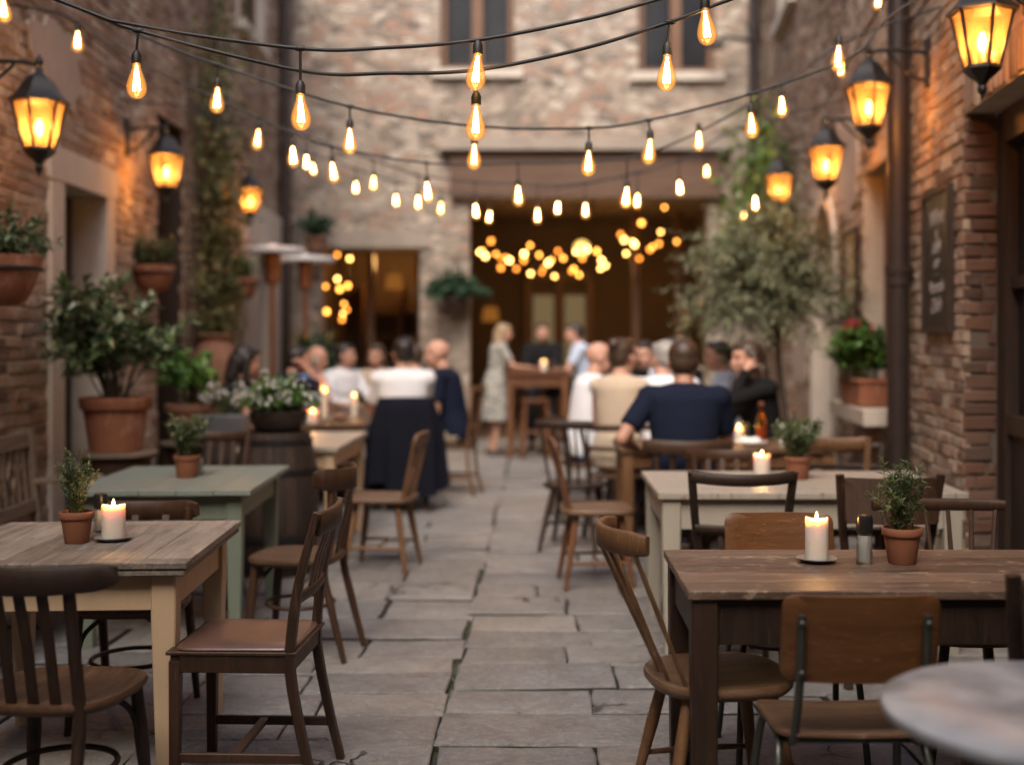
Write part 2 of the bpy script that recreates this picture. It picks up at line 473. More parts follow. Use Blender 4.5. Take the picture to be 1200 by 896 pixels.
M['greenbottle'] = clear_glass('green bottle glass', (0.55, 0.75, 0.55))
def winglass():
    m, t = newmat('dark window glass')
    v = t.noise(t.coord(), 1.2, 2)
    t.out(t.bsdf(t.ramp(v, [(0.3, (0.010, 0.010, 0.012)), (0.7, (0.03, 0.029, 0.03))]), 0.25, **{'Specular IOR Level': 0.2}))
    return m
M['winglass'] = winglass()
def wax():
    m, t = newmat('candle wax')
    p = t.bsdf((0.70, 0.62, 0.54), 0.4, **{'Subsurface Weight': 1.0, 'Subsurface Radius': (0.045, 0.020, 0.008), 'Subsurface Scale': 1.0})
    t.out(p); return m
M['wax'] = wax()
def marble():
    m, t = newmat('grey marble')
    v = t.coord()
    n1 = t.noise(v, 5.0, 8, 0.65, 1.2); n2 = t.noise(v, 28.0, 4)
    col = t.ramp(n1, [(0.3, (0.14, 0.145, 0.155)), (0.5, (0.31, 0.32, 0.335)), (0.7, (0.46, 0.465, 0.475))])
    col = t.mix(t.math('MULTIPLY', n2, 0.35), col, (0.2, 0.2, 0.21))
    t.out(t.bsdf(col, t.math('ADD', t.math('MULTIPLY', n1, 0.25), 0.22), n2, 0.06, 0.002)); return m
M['marble'] = marble()
def flag():
    m, t = newmat('flagstone')
    isl = t.n('NewGeometry').outputs['Random Per Island']
    v = t.coord()
    base = t.ramp(isl, [(0.0, (0.155, 0.148, 0.14)), (0.2, (0.24, 0.226, 0.212)), (0.4, (0.17, 0.168, 0.169)), (0.6, (0.275, 0.25, 0.222)), (0.8, (0.208, 0.205, 0.203)), (1.0, (0.188, 0.177, 0.166))])
    off = t.n('Mapping', {'Vector': v, 'Location': (0, 0, 0)})
    comb = t.n('CombineXYZ', {'X': t.math('MULTIPLY', isl, 37.0), 'Y': t.math('MULTIPLY', isl, 91.0), 'Z': 0.0})
    vv = t.n('VectorMath', {0: v, 1: comb.outputs[0]}, operation='ADD').outputs[0]
    n1 = t.noise(vv, 3.2, 9, 0.68, 0.7); n2 = t.noise(vv, 34.0, 6, 0.7); n3 = t.noise(vv, 9.0, 5, 0.6, 1.5)
    col = t.mix(t.ramp(n1, [(0.40, (0, 0, 0)), (0.75, (0.8, 0.8, 0.8))]), base, (0.10, 0.088, 0.080))
    col = t.mix(t.ramp(n2, [(0.50, (0, 0, 0)), (0.72, (0.7, 0.7, 0.7))]), col, (0.36, 0.32, 0.28))
    dist = t.n('VectorMath', {0: vv, 1: t.n('VectorMath', {0: t.n('TexNoise', {'Vector': vv, 'Scale': 4.0, 'Detail': 5}).outputs[1], 'Scale': 0.35}, operation='SCALE').outputs[0]}, operation='ADD').outputs[0]
    cr = t.n('TexVoronoi', {'Vector': dist, 'Scale': 1.3}, feature='DISTANCE_TO_EDGE').outputs[0]
    crk = t.ramp(cr, [(0.0, (1, 1, 1)), (0.012, (0, 0, 0))])
    msk = t.ramp(t.noise(vv, 1.5, 2), [(0.60, (0, 0, 0)), (0.66, (1, 1, 1))])
    crk = t.mix(1.0, crk, msk, 'MULTIPLY')
    col = t.mix(crk, col, (0.035, 0.03, 0.026))
    h = t.math('ADD', t.math('ADD', t.math('MULTIPLY', n1, 0.6), t.math('MULTIPLY', n2, 0.18)), t.math('MULTIPLY', n3, 0.5))
    h = t.math('SUBTRACT', h, t.math('MULTIPLY', t.n('RGBToBW', {0: crk}).outputs[0], 0.6))
    rg = t.math('ADD', t.math('MULTIPLY', n3, 0.45), 0.20)
    t.out(t.bsdf(col, rg, h, 1.0, 0.034, **{'Specular IOR Level': 0.4})); return m
M['flag'] = flag()
def joint():
    m, t = newmat('soil and moss joints')
    v = t.coord(); n1 = t.noise(v, 2.2, 4); n2 = t.noise(v, 60, 5, 0.7)
    moss = t.ramp(n2, [(0.3, (0.02, 0.026, 0.008)), (0.7, (0.05, 0.058, 0.018))])
    soil = t.ramp(n2, [(0.3, (0.016, 0.013, 0.011)), (0.7, (0.045, 0.036, 0.029))])
    t.out(t.bsdf(t.mix(t.ramp(n1, [(0.54, (0, 0, 0)), (0.64, (1, 1, 1))]), soil, moss), 0.95, n2, 0.8, 0.01)); return m
M['joint'] = joint()
def brick(name, cols, mortar, smear=0.5, sc_=1.0):
    m, t = newmat(name)
    isl = t.n('NewGeometry').outputs['Random Per Island']
    v = t.coord()
    k = len(cols)
    base = t.ramp(isl, [(i/(k-1), c) for i, c in enumerate(cols)])
    n1 = t.noise(v, 1.1*sc_, 6, 0.65, 0.5); n2 = t.noise(v, 26, 6, 0.7); n3 = t.noise(v, 7, 5, 0.65)
    col = t.mix(t.math('MULTIPLY', n2, 0.55), base, (0.05, 0.03, 0.022))
    f = t.math('ADD', t.math('MULTIPLY', n1, 0.6), t.math('MULTIPLY', n3, 0.45))
    col = t.mix(t.ramp(f, [(smear, (0, 0, 0)), (smear+0.14, (0.85, 0.85, 0.85))]), col, mortar)
    h = t.math('ADD', t.math('MULTIPLY', n2, 0.5), t.math('MULTIPLY', n3, 0.6))
    t.out(t.bsdf(col, 0.88, h, 0.8, 0.012, **{'Specular IOR Level': 0.2})); return m
BR = [(0.28, 0.155, 0.10), (0.40, 0.27, 0.185), (0.26, 0.17, 0.12), (0.50, 0.385, 0.285), (0.32, 0.19, 0.125), (0.48, 0.37, 0.275), (0.17, 0.108, 0.08), (0.42, 0.325, 0.245)]
M['brick_l'] = brick('old brick, lime smeared', BR, (0.62, 0.53, 0.42), 0.53)
M['brick_r'] = brick('old brick', BR, (0.52, 0.43, 0.335), 0.54)
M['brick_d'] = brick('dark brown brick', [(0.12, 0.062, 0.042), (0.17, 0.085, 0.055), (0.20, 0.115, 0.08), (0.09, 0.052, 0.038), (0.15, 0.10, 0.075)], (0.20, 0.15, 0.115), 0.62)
M['mortar_d'] = plain('dark mortar', (0.15, 0.115, 0.09), 0.95, 0, 0.5, 20, 0.6)
def mortar():
    m, t = newmat('lime mortar')
    v = t.coord(); n1 = t.noise(v, 1.5, 5, 0.6); n2 = t.noise(v, 34, 6, 0.7)
    col = t.ramp(n1, [(0.3, (0.40, 0.325, 0.25)), (0.65, (0.66, 0.56, 0.45))])
    col = t.mix(t.math('MULTIPLY', n2, 0.5), col, (0.10, 0.07, 0.05))
    t.out(t.bsdf(col, 0.95, n2, 0.9, 0.015)); return m
M['mortar'] = mortar()
def rubble():
    m, t = newmat('rubble stone wall')
    v = t.coord((1.0, 1.0, 1.8))
    ds = t.n('VectorMath', {0: v, 1: t.n('VectorMath', {0: t.n('TexNoise', {'Vector': v, 'Scale': 2.5, 'Detail': 3}).outputs[1], 'Scale': 0.16}, operation='SCALE').outputs[0]}, operation='ADD').outputs[0]
    vo = t.n('TexVoronoi', {'Vector': ds, 'Scale': 4.6, 'Randomness': 0.95})
    ed = t.n('TexVoronoi', {'Vector': ds, 'Scale': 4.6, 'Randomness': 0.95}, feature='DISTANCE_TO_EDGE').outputs[0]
    rv = t.n('SeparateColor', {0: vo.outputs['Color']}).outputs[0]
    base = t.ramp(rv, [(0.0, (0.19, 0.145, 0.11)), (0.3, (0.42, 0.35, 0.275)), (0.5, (0.33, 0.195, 0.135)), (0.7, (0.54, 0.46, 0.37)), (1.0, (0.14, 0.11, 0.088))])
    n2 = t.noise(t.coord(), 14, 6, 0.7); n1 = t.noise(t.coord(), 0.7, 4)
    col = t.mix(t.math('MULTIPLY', n2, 0.5), base, (0.16, 0.115, 0.085))
    col = t.mix(t.ramp(ed, [(0.0, (1, 1, 1)), (0.05, (0, 0, 0))]), col, (0.34, 0.29, 0.24))
    col = t.mix(t.ramp(n1, [(0.5, (0, 0, 0)), (0.8, (0.5, 0.5, 0.5))]), col, (0.42, 0.34, 0.265))
    h = t.math('ADD', t.ramp(ed, [(0.0, (0, 0, 0)), (0.12, (1, 1, 1))]), t.math('MULTIPLY', n2, 0.5))
    t.out(t.bsdf(col, 0.9, h, 0.8, 0.03)); return m
M['rubble'] = rubble()
SKY, SUNE, EXPO = 0.10, 1.4, 1.5
# ------------------------------------------------------------------ ground and paving
g = MB(); g.add([(-60, -60, -0.026), (60, -60, -0.026), (60, 60, -0.026), (-60, 60, -0.026)], [[0, 1, 2, 3]])
o = g.build('ground', M['joint'], kind='structure', smooth=0)
def paving():
    rr = random.Random(11); mb = MB()
    edges = [-4.4, -3.55, -2.75, -2.05, -1.42, -0.365, 0.86, 1.62, 2.35, 3.05, 3.7]
    known = {5: [3.66, 3.98, 4.28, 4.66, 4.98, 5.34, 5.66, 5.98, 6.34, 6.74, 7.12], 4: [3.7, 4.0, 4.32, 4.62, 4.90, 5.20, 5.46, 5.80, 6.24, 6.68, 7.14, 7.6]}
    for bi in range(len(edges)-1):
        x0, x1 = edges[bi], edges[bi+1]
        ys = [-3.0+rr.uniform(0, .4)]
        kn = known.get(bi)
        while ys[-1] < 18.6:
            if kn and ys[-1] < kn[0] <= ys[-1]+0.95: ys.extend(kn)
            else: ys.append(ys[-1]+rr.choice([0.28, 0.33, 0.38, 0.43, 0.48])*rr.uniform(0.93, 1.07))
        for a, b in zip(ys, ys[1:]):
            w = x1-x0
            nspl = 1 if w < 0.75 else rr.choice([1, 2, 2, 2] if w < 1.1 else [2, 2, 3, 1, 2])
            cuts = sorted(x0+w*(k+rr.uniform(-0.22, 0.22))/nspl for k in range(1, nspl))
            xs = [x0+rr.uniform(-.015, .015)]+cuts+[x1+rr.uniform(-.015, .015)]
            for u, v in zip(xs, xs[1:]):
                stone(mb, rr, u, v, a, b)
    return mb
def stone(mb, rr, x0, x1, y0, y1):
    gap = rr.uniform(0.003, 0.008); x0 += gap; x1 -= gap; y0 += gap; y1 -= gap
    dz = rr.uniform(-0.007, 0.007); tx, ty = rr.uniform(-.006, .006), rr.uniform(-.008, .008)
    sk = [rr.uniform(-.009, .009) for _ in range(4)]
    out = []
    cs = [(x0+sk[0], y0), (x1+sk[1], y0), (x1+sk[2], y1), (x0+sk[3], y1)]
    for k in range(4):
        a, b = cs[k], cs[(k+1) % 4]; n = max(3, int(math.hypot(b[0]-a[0], b[1]-a[1])/0.09))
        for i in range(n):
            t = i/n; j = 0.0045 if i else 0.002
            out.append((a[0]+(b[0]-a[0])*t+rr.uniform(-j, j), a[1]+(b[1]-a[1])*t+rr.uniform(-j, j)))
    cx, cy = (x0+x1)/2, (y0+y1)/2; n = len(out); vs = []; fs = []
    rad = rr.uniform(0.007, 0.013)
    for (inset, z) in ((0, -0.03), (0, -0.009), (rad*0.45, -0.0025), (rad*1.6, 0.0), ):
        for (x, y) in out:
            l = max(math.hypot(x-cx, y-cy), 1e-3); q = 1-inset/l
            X_, Y_ = cx+(x-cx)*q, cy+(y-cy)*q
            vs.append((X_, Y_, z+dz+(tx*(X_-cx)/.4+ty*(Y_-cy)/.3 if z > -0.02 else 0)))
    side = [[r_*n+i, r_*n+(i+1) % n, (r_+1)*n+(i+1) % n, (r_+1)*n+i] for r_ in range(1) for i in range(n)]
    fs = [[r_*n+i, r_*n+(i+1) % n, (r_+1)*n+(i+1) % n, (r_+1)*n+i] for r_ in (1, 2) for i in range(n)]+[[3*n+i for i in range(n)]]
    o = len(mb.v); mb.add(vs, fs, 0); mb.add([], [], 1)
    for f in side: mb.f.append([i+o for i in f]); mb.mi.append(1)
paving().build('paving', [M['flag'], M['joint']], kind='structure', smooth=50)

# little weeds in the joints
def weeds():
    rr = random.Random(5); mb = MB()
    def tuft(x, y):
        for _ in range(rr.randint(5, 12)):
            a = rr.uniform(0, 2*PI); l = rr.uniform(0.005, 0.013); px, py = x+rr.uniform(-.012, .012), y+rr.uniform(-.05, .05)
            d = Vector((math.cos(a), math.sin(a), 0.7)); s_ = Vector((-math.sin(a), math.cos(a), 0))*l*0.4
            p = Vector((px, py, -0.012)); mb.add([p, p+d*l*.5+s_, p+d*l, p+d*l*.5-s_], [[0, 1, 2, 3]])
    for _ in range(26): tuft(-0.365+rr.uniform(-.008, .008), rr.uniform(3.6, 5.6))
    for _ in range(16): tuft(-1.42+rr.uniform(-.01, .01), rr.uniform(4.1, 5.4))
    for _ in range(14): tuft(0.30+rr.uniform(-.01, .01), rr.uniform(4.2, 5.0))
    for _ in range(14): tuft(rr.uniform(-1.4, -1.1), 4.32+rr.uniform(-.01, .01))
    return mb
weeds().build('weeds', M['lf_herb'], kind='stuff', smooth=0)

# ------------------------------------------------------------------ walls
def WL(d, z, o): return Vector((-2.85-0.043*d+o, d+0.043*o, z))
def WR(d, z, o): return Vector((1.75+0.087*d-o, d+0.087*o, z))
def WB(x, z, o): return Vector((x, 17.4-o, z))
def child(o, p):
    o.parent = p; o.matrix_parent_inverse = Matrix.Translation(-p.location); return o
def brickwork(mb, W, d0, d1, z0, z1, holes, seed, up=None):
    rr = random.Random(seed); row = 0; z = z0
    while z < z1:
        h = rr.uniform(0.056, 0.074); u = d0-rr.uniform(0, 0.2)
        while u < d1:
            l = rr.uniform(0.11, 0.17) if rr.random() < .4 else rr.uniform(0.20, 0.29)
            a, b = max(u, d0), min(u+l, d1)
            for (p, q, r_, s_) in holes:
                if r_ < z+h*0.6 and z+h*0.4 < s_:
                    if a >= p and b <= q: a = b
                    elif a < p < b: b = p
                    elif a < q < b: a = q
            if b-a > 0.03:
                onebrick(mb, W, a, b, z, z+h, rr)
            u += l+rr.uniform(0.010, 0.018)
        z += h+rr.uniform(0.010, 0.016); row += 1
def onebrick(mb, W, a, b, z0, z1, rr):
    pr = rr.uniform(0.0, 0.012); e = 0.006
    if rr.random() < 0.06: pr -= 0.012
    j = lambda s_=0.006: rr.uniform(-s_, s_)
    back = [W(a, z0, -.03), W(b, z0, -.03), W(b, z1, -.03), W(a, z1, -.03)]
    m1 = [W(a+j(), z0+j(), pr-e), W(b+j(), z0+j(), pr-e), W(b+j(), z1+j(), pr-e), W(a+j(), z1+j(), pr-e)]
    m2 = [W(a+e+j(), z0+e+j(.002), pr+j(.003)), W(b-e+j(), z0+e+j(.002), pr+j(.003)), W(b-e+j(), z1-e+j(.002), pr+j(.003)), W(a+e+j(), z1-e+j(.002), pr+j(.003))]
    fs = [[8, 9, 10, 11]]
    for k in range(4):
        n = (k+1) % 4; fs.append([k, n, 4+n, 4+k]); fs.append([4+k, 4+n, 8+n, 8+k])
    mb.add(back+m1+m2, fs, 0)
def backing(mb, W, d0, d1, z0, z1, holes, off, mi=1, step=1.0):
    us = sorted(set([d0, d1]+[h for H in holes for h in H[:2] if d0 < h < d1])); zs = sorted(set([z0, z1]+[h for H in holes for h in H[2:] if z0 < h < z1]))
    for a, b in zip(us, us[1:]):
        for c, e in zip(zs, zs[1:]):
            if any(H[0] <= (a+b)/2 <= H[1] and H[2] <= (c+e)/2 <= H[3] for H in holes): continue
            mb.add([W(a, c, off), W(b, c, off), W(b, e, off), W(a, e, off)], [[0, 1, 2, 3]], mi)
def reveals(mb, W, H, depth, mi=0, thick=0.0, bottom=False):
    d0, d1, z0, z1 = H
    mb.wbox(W, d0-.02, d0, z0, z1+.02, -depth, -.004, mi); mb.wbox(W, d1, d1+.02, z0, z1+.02, -depth, -.004, mi)
    mb.wbox(W, d0, d1, z1, z1+.02, -depth, -.004, mi)
    if bottom: mb.wbox(W, d0, d1, z0-.02, z0, -depth, -.004, mi)

# ---- left building
bl = thing('brick_building', 'old lime smeared brick building with pale stone doorways, clay pots and ivy on its wall', 'building', (-3.1, 6.0, 0))
HL = [(7.95, 8.83, 0, 2.5), (10.3, 11.15, 0, 3.4), (14.6, 15.6, 0, 2.6), (13.6, 15.0, 5.1, 6.5)]
HLx = [(7.72, 9.03, 0, 2.72), (10.3, 11.15, 0, 3.4), (13.9, 16.3, 0, 3.1), (13.5, 15.1, 4.98, 6.6)]
w = MB(); brickwork(w, WL, 1.5, 17.4, 0, 6.9, HLx, 1); backing(w, WL, -3, 17.4, 0, 7.0, HL, -0.005)
w.wbox(WL, -3, 17.6, 6.98, 7.1, -0.4, 0.12, 1)
for H in HL: backing(w, WL, H[0]-.3, H[1]+.3, H[2]-.02 if H[2] else 0, H[3]+.3, [], -0.36)
child(w.build('wall', [M['brick_l'], M['mortar']], smooth=0), bl)
w = MB()
for (a, b) in ((7.72, 7.95), (8.83, 9.03)): w.wbox(WL, a, b, 0, 2.5, -.30, .035)
w.wbox(WL, 7.70, 9.05, 2.5, 2.72, -.30, .040); w.wbox(WL, 7.72, 9.03, 0, .06, -.3, .12)
child(w.build('stone_surround', M['pale'], smooth=0), bl)
w = MB(); w.wbox(WL, 7.96, 8.82, .07, 2.49, -.34, -.22); d1 = child(w.build('door', M['w_door'], smooth=0), bl)
w = MB()
for k in range(2):
    for q in range(3): w.wbox(WL, 8.03+k*.40, 8.36+k*.40, .2+q*.76, .84+q*.76, -.22, -.205)
child(w.build('door_panelling', M['w_door'], smooth=0), d1)
w = MB(); w.ell(WL(8.1, 1.1, -.17), (.03, .03, .03)); child(w.build('handle', M['iron']), d1)
w = MB(); reveals(w, WL, HL[1], .3); w.wbox(WL, 10.32, 11.13, 0, 3.38, -.34, -.25); child(w.build('door', M['w_door'], smooth=0), bl)
w = MB(); w.wbox(WL, 13.9, 14.6, 0, 2.6, -.3, .05); w.wbox(WL, 15.6, 16.3, 0, 2.6, -.3, .05); w.wbox(WL, 13.86, 16.34, 2.6, 3.1, -.3, .06)
child(w.build('stone_surround', M['pale'], smooth=0), bl)
w = MB(); w.wbox(WL, 14.61, 15.59, 0, 2.59, -.34, -.2); child(w.build('door', M['w_door'], smooth=0), bl)
w = MB(); w.wbox(WL, 13.5, 15.1, 4.98, 5.1, -.2, .10); w.wbox(WL, 13.5, 13.6, 5.1, 6.5, -.2, .03); w.wbox(WL, 15.0, 15.1, 5.1, 6.5, -.2, .03)
w.wbox(WL, 13.5, 15.1, 6.5, 6.62, -.2, .03); wn = child(w.build('window', M['pale'], smooth=0), bl)
w = MB(); w.wbox(WL, 13.6, 15.0, 5.1, 6.5, -.2, -.12); child(w.build('pane', M['winglass'], smooth=0), wn)
w = MB()
for a, b, c, e in ((13.6, 13.68, 5.1, 6.5), (14.92, 15.0, 5.1, 6.5), (14.26, 14.34, 5.1, 6.5), (13.68, 14.92, 5.1, 5.18)): w.wbox(WL, a, b, c, e, -.12, -.07)
child(w.build('frame', M['w_frame'], smooth=0), wn)
# plaster patches: thin ragged skins on the brick
def patch(W, d0, d1, z0, z1, seed, off=0.022):
    rr = random.Random(seed); pts = []; n = 40
    for i in range(n):
        a = 2*PI*i/n; q = 1+rr.uniform(-.16, .16)
        c, s_ = math.cos(a), math.sin(a)
        x = math.copysign(abs(c)**.6, c)*q; y = math.copysign(abs(s_)**.6, s_)*q
        pts.append(((d0+d1)/2+x*(d1-d0)/2, (z0+z1)/2+y*(z1-z0)/2))
    mb = MB(); vs = [W(a, b, -.01) for a, b in pts]+[W(a, b, off) for a, b in pts]
    fs = [[i, (i+1) % n, n+(i+1) % n, n+i] for i in range(n)]+[[n+i for i in range(n)]]
    return mb.add(vs, fs)
for k, (a, b, c, e) in enumerate([(7.4, 8.3, 3.0, 3.5), (5.6, 6.8, 1.35, 1.9), (12.3, 13.3, 3.4, 4.6)]):
    child(patch(WL, a, b, c, e, 30+k).build('plaster_patch', M['plaster'], smooth=0), bl)
w = MB(); w.tube([WL(16.2, 0, .1), WL(16.2, 7.0, .1)], .075, 12)
for z in (1.0, 2.9, 4.8, 6.5): w.tube([WL(16.2, z, .1), WL(16.2, z+.09, .1)], .09, 12)
child(w.build('drainpipe', M['pipe']), bl)

# ---- right building
br = thing('brick_building', 'dark weathered brick building with a chalk menu board, fat drainpipe and deep doorways', 'building', (2.3, 6.5, 0))
HR = [(4.3, 6.51, 0, 2.68), (8.33, 9.5, .97, 2.75), (10.9, 12.2, 0, 2.75), (13.6, 15.2, 5.4, 6.4)]
HRx = [(4.3, 6.51, 0, 2.93), (8.33, 9.5, .97, 2.75), (10.78, 12.32, 0, 2.95), (13.5, 15.3, 5.3, 6.5)]
w = MB(); brickwork(w, WR, 1.0, 17.4, 0, 6.9, HRx, 2); backing(w, WR, -3, 17.4, 0, 7.0, HR, -0.005)
w.wbox(WR, -3, 17.6, 6.98, 7.1, -0.4, 0.12, 1)
for H in HR: backing(w, WR, H[0]-.3, H[1]+.3, max(H[2]-.3, 0), H[3]+.3, [], -0.42)
rr = random.Random(9); u = 4.2
while u < 6.62:                                   # soldier course over the doorway
    l = rr.uniform(.06, .075); onebrick(w, WR, u, u+l, 2.69, 2.92, rr); u += l+.013
# brick jamb of the doorway, facing the camera, brick and mortar darker than the wall's
def Wj(a, z, o): return Vector((1.75+0.087*6.51+a, 6.51-o, z))
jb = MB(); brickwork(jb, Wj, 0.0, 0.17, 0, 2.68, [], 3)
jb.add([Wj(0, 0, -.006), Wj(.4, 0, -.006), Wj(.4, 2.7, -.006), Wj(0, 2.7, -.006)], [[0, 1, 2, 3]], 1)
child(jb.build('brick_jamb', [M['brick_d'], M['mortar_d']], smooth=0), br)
w.wbox(WR, 4.28, 4.3, 0, 2.68, -.4, -.004, 1); w.wbox(WR, 4.3, 6.51, 2.68, 2.70, -.4, -.004, 1)
reveals(w, WR, HR[1], .3, 1, bottom=True)
child(w.build('wall', [M['brick_r'], M['mortar']], smooth=0), br)
w = MB()
w.wbox(WR, 6.36, 6.5, 0, 2.67, -.30, -.17); w.wbox(WR, 5.3, 5.42, 0, 2.5, -.29, -.17); w.wbox(WR, 4.31, 4.45, 0, 2.67, -.30, -.17)
w.wbox(WR, 4.45, 6.36, 2.5, 2.67, -.30, -.17); w.wbox(WR, 5.42, 6.36, 0.02, .95, -.28, -.2); w.wbox(WR, 4.45, 5.3, 0.02, .95, -.28, -.2)
w.wbox(WR, 5.42, 6.36, .95, 1.05, -.29, -.18); w.wbox(WR, 4.45, 5.3, .95, 1.05, -.29, -.18)
w.wbox(WR, 5.42, 6.36, 1.72, 1.78, -.28, -.2)
dr = child(w.build('door', M['w_door'], smooth=0), br)
w = MB(); w.wbox(WR, 5.42, 6.36, 1.05, 2.5, -.26, -.24); w.wbox(WR, 4.45, 5.3, 1.05, 2.5, -.26, -.24); child(w.build('pane', M['winglass'], smooth=0), dr)
w = MB(); w.tube([WR(5.48, 1.0, -.14), WR(5.48, 1.25, -.14)], .012); child(w.build('handle', M['iron']), dr)
w = MB()
for a, b, c, e in ((8.33, 8.42, .98, 2.74), (9.41, 9.5, .98, 2.74), (8.42, 9.41, 2.65, 2.74), (8.42, 9.41, .98, 1.07), (8.88, 8.95, 1.07, 2.65)): w.wbox(WR, a, b, c, e, -.28, -.16)
wn = child(w.build('window', M['w_frame'], smooth=0), br)
w = MB(); w.wbox(WR, 8.42, 9.41, 1.07, 2.65, -.24, -.22); child(w.build('pane', M['winglass'], smooth=0), wn)
w = MB(); w.wbox(WR, 8.15, 9.65, .86, .965, -.28, .24); child(w.build('sill', M['pale'], smooth=0), wn)
w = MB()                                           # arched stone doorway
N = 14; zc, ra = 2.1, .65; dm = 11.55
for i in range(N):
    a0, a1 = PI*i/N, PI*(i+1)/N-.01
    q = [(dm+math.cos(a)*r_, zc+math.sin(a)*r_) for a in (a0, a1) for r_ in (ra, ra+.13)]
    vs = [WR(u_, z_, o_) for (u_, z_) in q for o_ in (-.36, .03)]
    w.add(vs, [[0, 1, 3, 2], [4, 6, 7, 5], [0, 4, 5, 1], [2, 3, 7, 6], [0, 2, 6, 4], [1, 5, 7, 3]])
w.wbox(WR, 10.77, 10.9, 0, 2.1, -.36, .03); w.wbox(WR, 12.2, 12.33, 0, 2.1, -.36, .03)
child(w.build('stone_surround', M['pale'], smooth=0), br)
w = MB(); w.wbox(WR, 10.9, 12.2, 0, 2.8, -.41, -.36); child(w.build('door', M['w_door'], smooth=0), br)
w = MB()                                           # spandrel brick above the arch
for i in range(N):
    a0, a1 = PI*i/N, PI*(i+1)/N
    p0, p1 = (dm+math.cos(a0)*(ra+.12), zc+math.sin(a0)*(ra+.12)), (dm+math.cos(a1)*(ra+.12), zc+math.sin(a1)*(ra+.12))
    w.add([WR(p0[0], p0[1], .003), WR(p1[0], p1[1], .003), WR(p1[0], 2.98, .003), WR(p0[0], 2.98, .003)], [[0, 1, 2, 3]])
child(w.build('wall_infill', M['mortar'], smooth=0), br)
w = MB(); w.wbox(WR, 13.5, 15.3, 5.28, 5.4, -.2, .12); w.wbox(WR, 13.5, 13.6, 5.4, 6.4, -.2, .03); w.wbox(WR, 15.2, 15.3, 5.4, 6.4, -.2, .03)
wn = child(w.build('window', M['pale'], smooth=0), br)
w = MB(); w.wbox(WR, 13.6, 15.2, 5.4, 6.4, -.2, -.12); child(w.build('pane', M['winglass'], smooth=0), wn)
w = MB(); pd = 7.72
w.tube([WR(pd, 0, .10), WR(pd, 7.0, .10)], .070, 20)
for z, h in ((1.88, .05), (1.80, .13), (4.4, .05), (4.32, .13), (.4, .1)): w.tube([WR(pd, z, .10), WR(pd, z+h, .10)], .088 if h < .1 else .080, 20)
dp = child(w.build('drainpipe', M['pipe']), br)
w = MB(); w.wbox(WR, pd-.02, pd+.02, 1.83, 1.9, 0, .06); w.wbox(WR, pd-.02, pd+.02, 4.35, 4.42, 0, .06); child(w.build('pipe_bracket', M['iron'], smooth=0), dp)
for k, (a, b, c, e) in enumerate([(9.7, 10.7, 2.5, 3.4), (12.6, 13.8, 1.0, 2.6)]):
    child(patch(WR, a, b, c, e, 50+k).build('plaster_patch', M['plaster'], smooth=0), br)

# ---- back building
bb = thing('stone_building', 'pale rubble stone building across the end of the courtyard with two wide glowing openings', 'building', (0, 17.4, 0))
HB = [(-3.19, -1.74, 0, 2.79), (-1.02, 2.46, 0, 3.51), (-1.45, -.36, 5.38, 6.9), (1.44, 2.56, 5.34, 6.9)]
w = MB(); backing(w, WB, -4.4, 4.2, 0, 9.0, HB, 0.0, 0); w.wbox(WB, -4.4, 4.2, 8.98, 9.1, -.4, .1)
for H in HB: reveals(w, WB, H, .35, 0)
child(w.build('wall', M['rubble'], smooth=0), bb)
w = MB(); w.wbox(WB, -3.35, -1.60, 2.79, 3.02, -.1, .05); child(w.build('stone_lintel', M['pale_b'], smooth=0), bb)
w = MB(); w.wbox(WB, -1.29, 2.62, 3.51, 4.18, -.1, .14); child(w.build('timber_beam', M['w_beam'], smooth=0), bb)
w = MB(); w.wbox(WB, -1.45, 2.75, 4.18, 4.36, -.1, .26); child(w.build('stone_ledge', M['pale_b'], smooth=0), bb)
for (x0, x1, z0) in ((-1.45, -.36, 5.38), (1.44, 2.56, 5.34)):
    w = MB(); w.wbox(WB, x0, x0+.1, z0, 6.9, -.3, -.12); w.wbox(WB, x1-.1, x1, z0, 6.9, -.3, -.12); xm = (x0+x1)/2
    w.wbox(WB, xm-.08, xm+.08, z0, 6.9, -.3, -.10); w.wbox(WB, x0+.1, x1-.1, z0, z0+.09, -.3, -.13)
    wn = child(w.build('window', M['w_frame'], smooth=0), bb)
    w = MB(); w.wbox(WB, x0+.1, x1-.1, z0+.05, 6.9, -.28, -.24); child(w.build('pane', M['winglass'], smooth=0), wn)
    w = MB(); w.wbox(WB, x0-.12, x1+.12, z0-.13, z0-.003, -.3, .10); child(w.build('sill', M['pale'], smooth=0), wn)
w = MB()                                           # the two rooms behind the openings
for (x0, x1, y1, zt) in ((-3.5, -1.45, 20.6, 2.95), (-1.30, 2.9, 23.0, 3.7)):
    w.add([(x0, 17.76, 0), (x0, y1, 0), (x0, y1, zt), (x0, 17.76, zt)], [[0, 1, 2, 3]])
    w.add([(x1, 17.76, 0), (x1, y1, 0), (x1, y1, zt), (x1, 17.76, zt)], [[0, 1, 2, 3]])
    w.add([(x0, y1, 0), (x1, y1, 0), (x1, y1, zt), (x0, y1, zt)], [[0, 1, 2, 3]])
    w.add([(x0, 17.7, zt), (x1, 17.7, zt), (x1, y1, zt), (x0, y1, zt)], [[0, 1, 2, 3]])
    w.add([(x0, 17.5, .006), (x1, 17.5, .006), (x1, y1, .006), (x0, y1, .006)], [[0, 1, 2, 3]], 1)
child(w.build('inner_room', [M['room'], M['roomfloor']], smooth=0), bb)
w = MB()                                           # glazed door at the far end of the big room, amber room glow put into its panes
for x in (-.22, .38, .98): w.wbox(lambda a, z, o: Vector((a, 22.9-o, z)), x-.06, x+.06, 0, 2.6, 0, .08)
